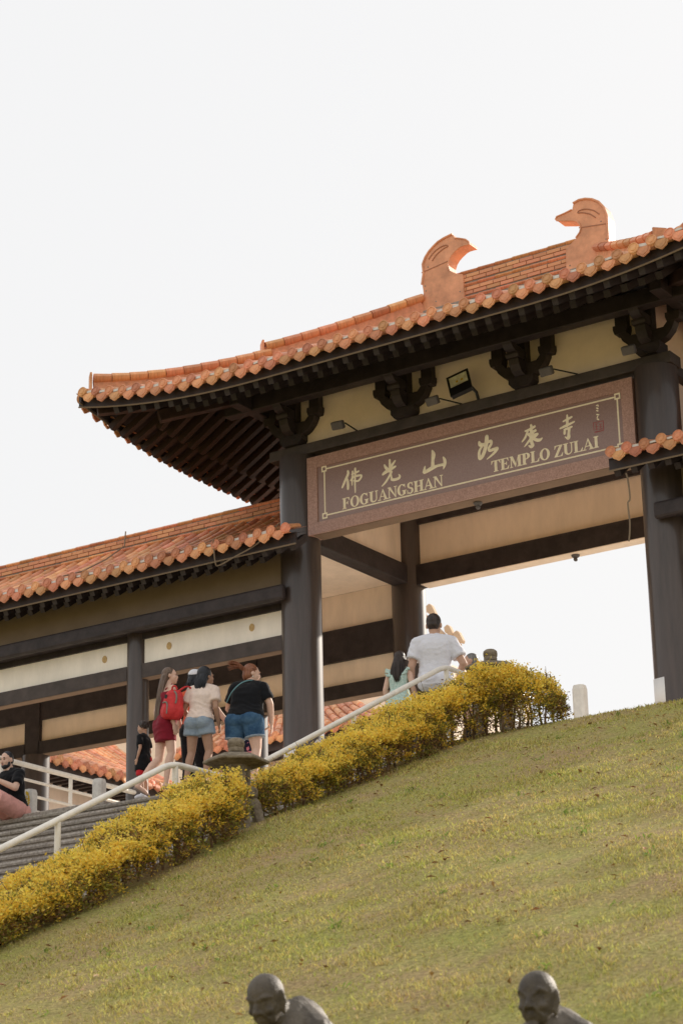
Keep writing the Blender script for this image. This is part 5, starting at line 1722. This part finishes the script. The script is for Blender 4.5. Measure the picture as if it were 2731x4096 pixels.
        return grow('hair', mb, m, s.t, 0.010, 3, ex)

denim_l = mat('pale_blue_denim', (0.20, 0.255, 0.32), 0.9, 0.1, col2=(0.30, 0.36, 0.42), nscale=9, bump=0.35, bscale=40)
denim_d = mat('blue_denim', (0.022, 0.058, 0.125), 0.9, 0.1, col2=(0.075, 0.15, 0.245), nscale=7, bump=0.35, bscale=40)
red_c = cloth('dark_red_jersey', (0.22, 0.016, 0.030)); blk_c = cloth('black_cotton', (0.010, 0.0105, 0.013)); beige_c = cloth('pale_pink_cotton', (0.76, 0.62, 0.54), b=0.5)
wht_c = cloth('white_cotton', (0.70, 0.70, 0.76), 0.04, b=0.5); mint_c = mat('mint_print_cotton', (0.33, 0.50, 0.45), 0.9, 0.1, col2=(0.62, 0.72, 0.66), nscale=55, bump=.3); orange_c = cloth('orange_red_cotton', (0.65, 0.11, 0.05))
pink_c = cloth('faded_pink_cotton', (0.70, 0.36, 0.32), b=0.5); redsh_c = cloth('bright_red_cotton', (0.55, 0.03, 0.04))
TEAL = cloth('teal_strap', (0.16, 0.30, 0.33)); pack_c = mat('red_nylon', (0.58, 0.036, 0.038), 0.6, 0.3, noise=.15, nscale=9, bump=.5, bscale=18); grey_z = mat('grey_zip_tape', (.22, .20, .17), .7, .3)

# young woman in the red romper, stepping up on to the terrace
p = Person('young woman with very long brown hair in a dark red romper, in profile', (0.23, -3.42, FLOOR), -26, 1.60, SK_L, .160, .98, .92, .9, .95, lean=5, hy=-32,
           legs={'knR': (.09, .05, .50), 'anR': (.07, -.02, .085), 'knL': (-.085, -.05, .44), 'anL': (-.08, -.36, .06), 'toL': (-.075, -.24, -.045)}, limb=1.02)
p.body(); p.face(H_BROWN)
def romper(mb):
    p.torso(mb, .012, .80, 1.36)
    mb.loft([(0, -.005, .93, .178, .132), (0, -.01, .84, .182, .140), (0, -.006, .74, .172, .130), (0, .0, .665, .168, .126), (0, .0, .66, .150, .11)], 22)
p.wear('romper', red_c, romper)
st = MB()
for sd in (-1, 1):
    st.tube([p.up((sd * .085, .085, 1.36)), p.up((sd * .10, .0, 1.455)), p.up((sd * .085, -.085, 1.36))], .009, 6)
p.sc(st); st.build('shoulder_strap', red_c, p.t, local=True)
p.hair(H_BROWN, 'long', -.68, 320, 2, .09)
so = MB(); so.cap(p.J['anL'] + Vector((0, -.05, -.05)), p.J['toL'] + Vector((0, .03, -.02)), .018, .018, 8); so.cap(p.J['anR'] + Vector((0, -.05, -.07)), p.J['toR'] + Vector((0, .03, -.012)), .016, .016, 8); p.sc(so)
so.build('sandal', mat('grey_rubber_sole', (.28, .22, .20), .8, .2), p.t, smooth=True, local=True)

# woman in pale tee with denim shorts
p = Person('woman with black bob hair in pale pink tee and light denim shorts', (0.72, -3.36, FLOOR), 12, 1.52, SK_D, .175, 1.08, 1.02, 1.03, 1.0, lean=8, hy=-34, side=5, hs=1.14,
           arms={'elR': (.262, -.01, 1.10), 'wrR': (.235, .15, .90), 'elL': (-.25, .02, 1.12), 'wrL': (-.20, .20, .98)},
           legs={'knL': (-.135, .03, .49), 'anL': (-.175, -.06, .085), 'knR': (.125, .06, .50), 'anR': (.10, -.02, .10)}, limb=1.02)
p.body(); p.shirt(beige_c, .95, .62, .026); p.shorts(denim_l, .42, .014, .026, 'denim_shorts', 1.03); p.hair(H_BLACK, 'bob', -.245, 190, 3, .016); p.face(H_BLACK)
bl = MB(); bl.box(-.02, .02, -.165, -.158, .93, .965); p.sc(bl)
ww = p

# red backpack hanging on her left shoulder
bp_ = thing('backpack', 'bright red backpack with grey zips hanging between the two women', 'backpack', (0.43, -3.52, -2.98))
bp_.rotation_euler = (R(4), R(10), R(6)); bp_.scale = (.90, .90, .92)
b = MB(); b.loft([(0, 0, -.20, .115, .070), (0, -.005, -.17, .150, .095), (0, -.010, -.05, .158, .110), (0, -.005, .08, .145, .098), (0, .005, .17, .118, .078), (0, .01, .215, .070, .045)], 20)
b.ell((0, -.085, -.085), (.115, .060, .105)); b.ell((-.13, -.01, -.09), (.05, .07, .10)); b.ell((.13, -.01, -.09), (.05, .07, .10))
grow('pack_body', b, pack_c, bp_, .010, 4)
z_ = MB(); z_.tube(catmull([(.04, -.075, .19), (.085, -.085, .15), (.105, -.095, .08), (.10, -.10, .02)], 4), .012, 6); z_.build('zip', grey_z, bp_, local=True)
z_ = MB(); z_.tube(catmull([(-.115, -.095, .02), (-.05, -.118, .03), (-.01, -.135, -.02), (.0, -.145, -.13)], 4), .011, 6); z_.build('zip', grey_z, bp_, local=True)
z_ = MB(); z_.box(-.095, -.055, -.098, -.090, .08, .135); z_.build('buckle', M['blackmetal'], bp_, local=True)
z_ = MB(); z_.tube(catmull([(-.03, -.03, .21), (-.01, -.05, .255), (.03, -.04, .26), (.05, -.02, .22)], 4), .012, 8); z_.build('carry_loop', pack_c, bp_, local=True)
z_ = MB(); z_.tube(catmull([(.05, .02, .20), (.11, .08, .27), (.17, .12, .27), (.17, .18, .20)], 4), .018, 8, flat=(1, 1, .6)); z_.build('shoulder_strap', pack_c, bp_, local=True)

# ginger woman in black tee
p = Person('large ginger woman with a ponytail in black tee and blue denim shorts', (1.19, -3.04, FLOOR), 14, 1.57, SK_L, .200, 1.42, 1.52, 1.30, 1.22, lean=12, hy=-58, hpch=8, side=5, hs=1.14,
           arms={'elR': (.335, .10, 1.12), 'wrR': (.315, .20, .87), 'elL': (-.30, .16, 1.13), 'wrL': (-.22, .36, .95)},
           legs={'knL': (-.165, .03, .49), 'anL': (-.16, -.02, .085), 'knR': (.165, .02, .49), 'anR': (.15, -.04, .085)}, limb=1.22)
p.body(); p.shirt(blk_c, .95, .72, .026); p.shorts(denim_d, .61, .012, .006, 'denim_shorts', 1.06); p.hair(H_GINGER, 'tail', 0, 0, 4); p.face(H_GINGER)
def cuffs(mb):
    for n in 'LR':
        a, b_ = p.J['hj' + n], p.J['kn' + n]
        mb.tube([a.lerp(b_, .565), a.lerp(b_, .625)], [.098 * p.limb * p.hipw ** .5 + .004, .098 * p.limb * p.hipw ** .5 + .001], 20)
p.wear('turned_cuff', denim_l, cuffs, 2)
sb = MB(); sb.tube(catmull([p.up((.12, .06, 1.46)), p.up((.07, -.06, 1.47)), p.up((-.05, -.150, 1.40)), p.up((-.17, -.165, 1.26)), p.up((-.26, -.10, 1.12))], 5), .0085, 6); p.sc(sb); sb.build('bag_strap', TEAL, p.t, local=True)
er = MB().ell(p.hp((.078, .0, -.045)), (.009, .009, .009), None, 8, 6); p.sc(er); er.build('earring', M['paper'], p.t, local=True)
# child she holds by the hand, mostly hidden behind her
c = Person('small curly haired child in dark clothes held by the ginger woman', (0.90, -2.62, FLOOR), 20, 1.13, SK_M, .165, .95, 1, .95, 1, arms={'elR': (.25, .05, 1.18), 'wrR': (.36, .02, 1.22)}, limb=.9)
c.body(); c.shirt(cloth('navy_cotton', (.02, .022, .05)), .88, .5); c.shorts(cloth('pink_cotton', (.60, .22, .30)), .6); c.hair(H_BROWN, 'curly', 0, 0, 6)

# person in a white cap
p = Person('person in a white cap and orange top with dark hair, mostly hidden behind', (0.09, -2.62, FLOOR), 8, 1.74, SK_L, .165, 1, .95, .95, .95, hy=14, arms={'elR': (.34, .02, 1.12), 'wrR': (.48, .12, .90)}, limb=.92)
p.body(); p.shirt(orange_c, .90, .28, name='top')
def trous(mb):
    p.torso(mb, .014, .80, 1.02)
    for n in 'LR': p.leg(mb, n, .02, 1.0); p.leg(mb, n, .02, 1.85, .02)
p.wear('trousers', blk_c, trous); p.hair(H_BLACK, 'bob', -.14, 60, 5)
cp = MB(); cp.ell(p.hp((0, -.020, .058)), (.094, .106, .082), p.Hm.to_3x3()); cp.ell(p.hp((0, .105, .048)), (.070, .075, .010), p.Hm.to_3x3()); p.sc(cp)
grow('cap', cp, cloth('white_cap_cotton', (.72, .72, .76), .04), p.t, .009, 3)

# little boy
p = Person('little boy with curly brown hair in black tee and red shorts', (-0.30, -3.20, FLOOR), 98, 0.98, SK_M, .165, .95, 1.02, .95, 1.0, hy=18, hpch=14, limb=.92, voxel=.0085)
p.J['head'] = p.J['head'] + Vector((0, 0, .02)); p.Hm = Matrix.Translation(p.J['head']) @ Matrix.Rotation(R(18), 4, 'Z') @ Matrix.Rotation(R(-14), 4, 'X') @ Matrix.Scale(1.22, 4); p.hs = 1.22
p.body()
def long_tee(mb):
    p.torso(mb, .022, .80, 1.435); mb.loft([(0, -.005, .95, .20, .155), (0, -.005, .80, .205, .165), (0, 0, .62, .20, .165), (0, 0, .61, .18, .14)], 20)
    for n in 'LR': p.arm(mb, n, .025, .75)
p.wear('t_shirt', blk_c, long_tee); p.shorts(redsh_c, .95, .02, .02)
def curls(pp, seed):
    mb = MB(); rs = random.Random(seed); rot = pp.Hm.to_3x3().normalized(); q = pp.hs
    mb.ell(pp.hp((0, -.026, .042)), (.088 * q, .094 * q, .090 * q), rot)
    for _ in range(170):
        u, v = rs.uniform(0, 6.28), rs.uniform(-.6, 1)
        d = Vector((math.cos(u) * math.sqrt(1 - v * v), math.sin(u) * math.sqrt(1 - v * v), v))
        if d.y > .42 and d.z < .50: continue
        k = rs.uniform(.95, 1.12)
        mb.ell(pp.hp((d.x * .084 * k, -.028 + d.y * .092 * k, .036 + d.z * .088 * k)), [rs.uniform(.013, .021)] * 3, None, 8, 6)
    pp.sc(mb); grow('hair', mb, H_DARK, pp.t, .0055, 1, None)
curls(p, 8)
sk = MB()
for n in 'LR':
    p.foot(sk, n, .012); sk.cap(p.J['an' + n], p.J['an' + n] + Vector((0, 0, .08)), .045, .045)
p.sc(sk); grow('sock', sk, wht_c, p.t, .009, 2)

# man in the white tee at the top of the rail
p = Person('broad man with cropped dark hair in a plain white tee, seen from behind', (3.82, -2.72, FLOOR), 30, 1.80, SK_M, .192, 1.06, 1.16, 1.10, 1.12, lean=3, hy=-8, hpch=6, hs=1.14,
           arms={'elR': (.325, -.04, 1.11), 'wrR': (.250, .20, 1.00), 'elL': (-.275, -.03, 1.09), 'wrL': (-.285, .08, .84)}, limb=1.10)
p.body(); p.shirt(wht_c, .87, .68, .028)
def jeans(mb):
    p.torso(mb, .004, .80, .96)
    for n in 'LR': p.leg(mb, n, .006, 1.0); p.leg(mb, n, .02, 1.85, .02)
p.wear('trousers', cloth('black_denim', (.012, .013, .018)), jeans); p.hair(H_DARK, 'short')
# girl in a ruffled mint dress
p = Person('girl with long dark hair in a mint dress with ruffled shoulders', (3.42, -2.92, FLOOR), 4, 1.38, SK_L, .165, .95, .95, .92, .95, lean=4, hy=12, arms={'elR': (.235, -.02, 1.12), 'wrR': (.26, .12, .90)}, limb=.95)
p.body()
def dress(mb):
    p.torso(mb, .014, .88, 1.36); mb.loft([(0, 0, 1.08, .15, .115), (0, -.01, .85, .21, .17), (0, -.02, .55, .28, .24), (0, -.02, .54, .26, .22)], 20)
p.wear('dress', mint_c, dress)
for n, sd in (('L', -1), ('R', 1)):
    rf_ = MB()
    for k in range(22):
        t = k / 21
        a = p.up((sd * (.10 + .05 * math.sin(t * 3.14)), -.11 + .20 * t, 1.30 + .13 * math.sin(t * 3.14)))
        o = Vector((sd * (.075 + .012 * math.sin(k * 2.2)), 0.014 * math.cos(k * 1.9), .015 + .018 * math.sin(k * 2.5)))
        rf_.cap(a, a + o, .012, .010, 8)
    p.sc(rf_); grow('ruffle', rf_, mint_c, p.t, .008, 1)

p.hair(H_DARK, 'long', -.34, 150, 7, .05)
# grey haired man beyond, old man by the column
p = Person('grey haired man facing left beyond the man in white', (3.62, -1.5, FLOOR), 118, 1.62, SK_M, .19, 1.05, 1.15, 1.1, 1.1, hy=0, limb=1.05)
p.body(); p.shirt(cloth('pale_blue_cotton', (.45, .50, .58)), .88, .5); p.shorts(blk_c, 1.0); p.hair(H_GREY, 'short')
p = Person('old man with white hair sitting in front of the left gate column', (0.70, -0.62, FLOOR - .52), 112, 1.62, SK_L, .18, 1.05, 1.15, 1.1, 1.1, hpch=12, limb=1.0,
           legs={'knL': (-.12, .45, .93), 'anL': (-.11, .46, .64), 'toL': (-.12, .60, .59), 'knR': (.12, .45, .93), 'anR': (.11, .46, .64), 'toR': (.12, .60, .59)})
p.body(); p.shirt(cloth('grey_cotton', (.30, .30, .32)), .88, .5); p.shorts(blk_c, 1.0); p.hair(H_WHITE, 'short'); p.face(H_WHITE)
bn = thing('stone_bench', 'low stone bench under the old man beside the left gate column', 'bench', (0.70, -0.62, FLOOR))
MB().box(.46, .94, -.86, -.38, FLOOR + .20, FLOOR + .27).build('seat', M['palestone'], bn, bevel=.015)
for sx in (.52, .80):
    MB().box(sx, sx + .08, -.80, -.44, FLOOR, FLOOR + .199).build('leg', M['palestone'], bn)

# man sitting on the top step
p = Person('bearded man in black tee and pink shorts sitting on the top step', (-2.46, -3.20, FLOOR - .80), 168, 1.72, SK_L, .19, 1.08, 1.15, 1.12, 1.1, lean=12, hy=14, hpch=8,
           arms={'elR': (.27, .20, 1.16), 'wrR': (.10, .42, 1.30), 'elL': (-.27, .20, 1.15), 'wrL': (-.08, .40, 1.28)},
           legs={'knL': (-.17, .47, 1.02), 'anL': (-.15, .50, .60), 'toL': (-.16, .66, .55), 'knR': (.17, .47, 1.04), 'anR': (.15, .50, .60), 'toR': (.16, .66, .55)}, limb=1.06)
p.body(); p.shirt(blk_c, .90, .72, .018)
def sits(mb):
    p.torso(mb, .014, .80, 1.0)
    for n in 'LR': p.leg(mb, n, .018, .95, .022)
p.wear('shorts', pink_c, sits); p.hair(H_BLACK, 'short'); p.face(H_BLACK)
bd = MB(); E_ = lambda c, r: bd.ell(p.hp(c), r, p.Hm.to_3x3())
E_((0, .040, -.078), (.052, .052, .038)); E_((0, .066, -.094), (.028, .026, .022)); E_((.05, .02, -.05), (.016, .03, .04)); E_((-.05, .02, -.05), (.016, .03, .04)); E_((0, .090, -.040), (.024, .010, .006)); p.sc(bd)
grow('beard', bd, H_BLACK, p.t, .008, 2)
ph = thing('phone', 'dark phone held up by the seated bearded man', 'phone', (0, 0, 0))
hw = p.t.matrix_basis @ (Vector((.0, .475, 1.36)) * p.k) if False else None
mtx = Matrix.Translation((-2.46, -3.20, FLOOR - .80)) @ Matrix.Rotation(R(168), 4, 'Z')
c0 = mtx @ (Vector((.01, .455, 1.40)) * p.k)
ph.location = c0; ph.rotation_euler = (R(-20), 0, R(168)); OFF[ph] = c0
MB().box(-.037, .037, -.004, .004, -.075, .075).build('case', M['blackmetal'], ph, local=True, bevel=.004)
MB().box(-.033, .033, -.0056, -.0042, -.068, .068).build('screen', mat('phone_glass', (.02, .025, .03), .1, .6), ph, local=True)

# ------------------------------------------------------------------ stone arhat statues at the foot of the bank
def statue(label, head, rot, tilt, yaw, seed, frown, fwd=0.05, hump=0.0):
    gx, gy = head[0], head[1]
    k = 1.0
    top = head[2]
    mb = MB()
    hc = Vector((0, fwd, -.125))           # head centre below the crown
    Hm = Matrix.Translation(hc) @ Matrix.Rotation(R(yaw), 4, 'Z') @ Matrix.Rotation(R(-tilt), 4, 'X')
    r3 = Hm.to_3x3()
    def E(c, r): mb.ell(Hm @ Vector(c), r, r3, 20, 16)
    V = lambda *a: Hm @ Vector(a)
    E((0, -.012, .030), (.088, .106, .098)); E((0, .010, -.010), (.078, .088, .098)); E((0, .030, -.070), (.060, .062, .050)); E((0, .078, -.112), (.026, .020, .020))
    mb.cap(V(0, .090, .016), V(0, .116, -.024), .010, .016, 10)
    for sd in (-1, 1):
        E((sd * .016, .104, -.028), (.011, .011, .009))
        mb.cap(V(sd * .010, .088, .030 - .010 * frown), V(sd * .046, .078, .040 + .004 * frown), .011, .012, 8); mb.cap(V(sd * .046, .078, .040 + .004 * frown), V(sd * .070, .048, .030), .012, .007, 8)
        E((sd * .044, .064, -.030), (.026, .026, .022)); E((sd * .034, .072, .004), (.015, .012, .008))
        mb.cap(V(sd * .084, -.022, .026), V(sd * .086, -.022, -.02), .015, .016, 10); mb.cap(V(sd * .086, -.018, -.02), V(sd * .080, -.008, -.072), .013, .010, 8)
        mb.cap(V(sd * .022, .094, -.036), V(sd * .044, .072, -.072), .008, .007, 8)
        mb.cap(V(0, .092, -.060), V(sd * .034, .074, -.056 + .014 * (1 - frown)), .009, .007, 8); mb.cap(V(0, .090, -.076), V(sd * .030, .072, -.070 + .012 * (1 - frown)), .010, .007, 8)
    # body
    z0 = -.87
    i0 = len(mb.v)
    mb.cap((0, -.02, -.30), hc + Vector((0, -.035, -.06 - hump)), .085, .072); mb.ell((0, -.06, -.36), (.24, .16, .16))
    mb.loft([(0, .0, z0, .30, .24), (0, .01, z0 + .12, .28, .22), (0, 0, z0 + .26, .245, .19), (0, -.02, z0 + .40, .255, .195), (0, -.03, z0 + .52, .235, .175), (0, -.035, z0 + .60, .17, .135), (0, -.03, z0 + .655, .09, .08)], 26)
    for sd in (-1, 1):
        mb.cap((0, -.035, -.275), (sd * .215, -.02, -.35), .085, .105); mb.cap((sd * .225, -.02, -.355), (sd * .30, .05, -.585), .108, .088); mb.cap((sd * .30, .05, -.585), (sd * .06, .24, -.63), .078, .050)
        mb.cap((sd * .10, .10, z0 + .09), (sd * .36, .22, z0 + .09), .12, .10); mb.cap((sd * .36, .22, z0 + .085), (sd * .02, .33, z0 + .06), .085, .07)
        mb.cap((sd * .05, .22, -.63), (sd * .0, .235, -.60), .045, .035)
    # robe folds
    rs = random.Random(seed)
    for i in range(7):
        a = -.10 + i * .036
        mb.tube(catmull([(a * .5 + .10, .05 + .01 * i, -.30), (a + .02, .155, -.42), (a * 1.3 - .04, .175, -.56), (a * 1.2 - .06, .22, -.70)], 4), .012, 6)
    for i in range(4):
        mb.tube(catmull([(-.12 - .02 * i, .07, -.32), (-.19 - .015 * i, -.02, -.33 - .012 * i), (-.20 - .01 * i, -.12, -.42 - .02 * i)], 4), .010, 6)
    mb.v[i0:] = [(x * (1 - (.30 + .9 * max(0, hump - .06)) * max(0, min(1, (z + .85) / .3))), y - hump * .5 * max(0, (z + .75) / .5), z + hump * max(0, min(1, (z + .80) / .45)) - .55 * hump * min(1, abs(x) / .2) ** 1.5) for x, y, z in mb.v[i0:]]
    t = thing('monk_statue', label, 'statue', (gx, gy, top), group='seated stone monk statues')
    t.rotation_euler = (0, 0, R(rot))
    me = remesh(mb, .006, 3)
    me.name = 'figure'; me.materials.clear(); me.materials.append(M['statue']); me.polygons.foreach_set('use_smooth', [True] * len(me.polygons))
    o = bpy.data.objects.new('figure', me); COL.objects.link(o); o.parent = t
    gz = float(ground_z(gx, gy))
    pl = MB(); pl.lathe([(.46, gz - top - .25), (.46, z0 - .01), (.43, z0 + .02), (.0, z0 + .02)], n=28); pl.build('plinth', M['statue'], t, local=True, smooth=40)
    return t
statue('bald stone monk statue with a smiling bowed face, left of the two', (11.16, -16.42, -8.56), 176, 26, 6, 1, 0.1, .17, .115)
statue('bald stone monk statue with a stern frowning face, right of the two', (12.66, -16.5, -8.68), 177, 8, 8, 2, 1.5, .08, .06)
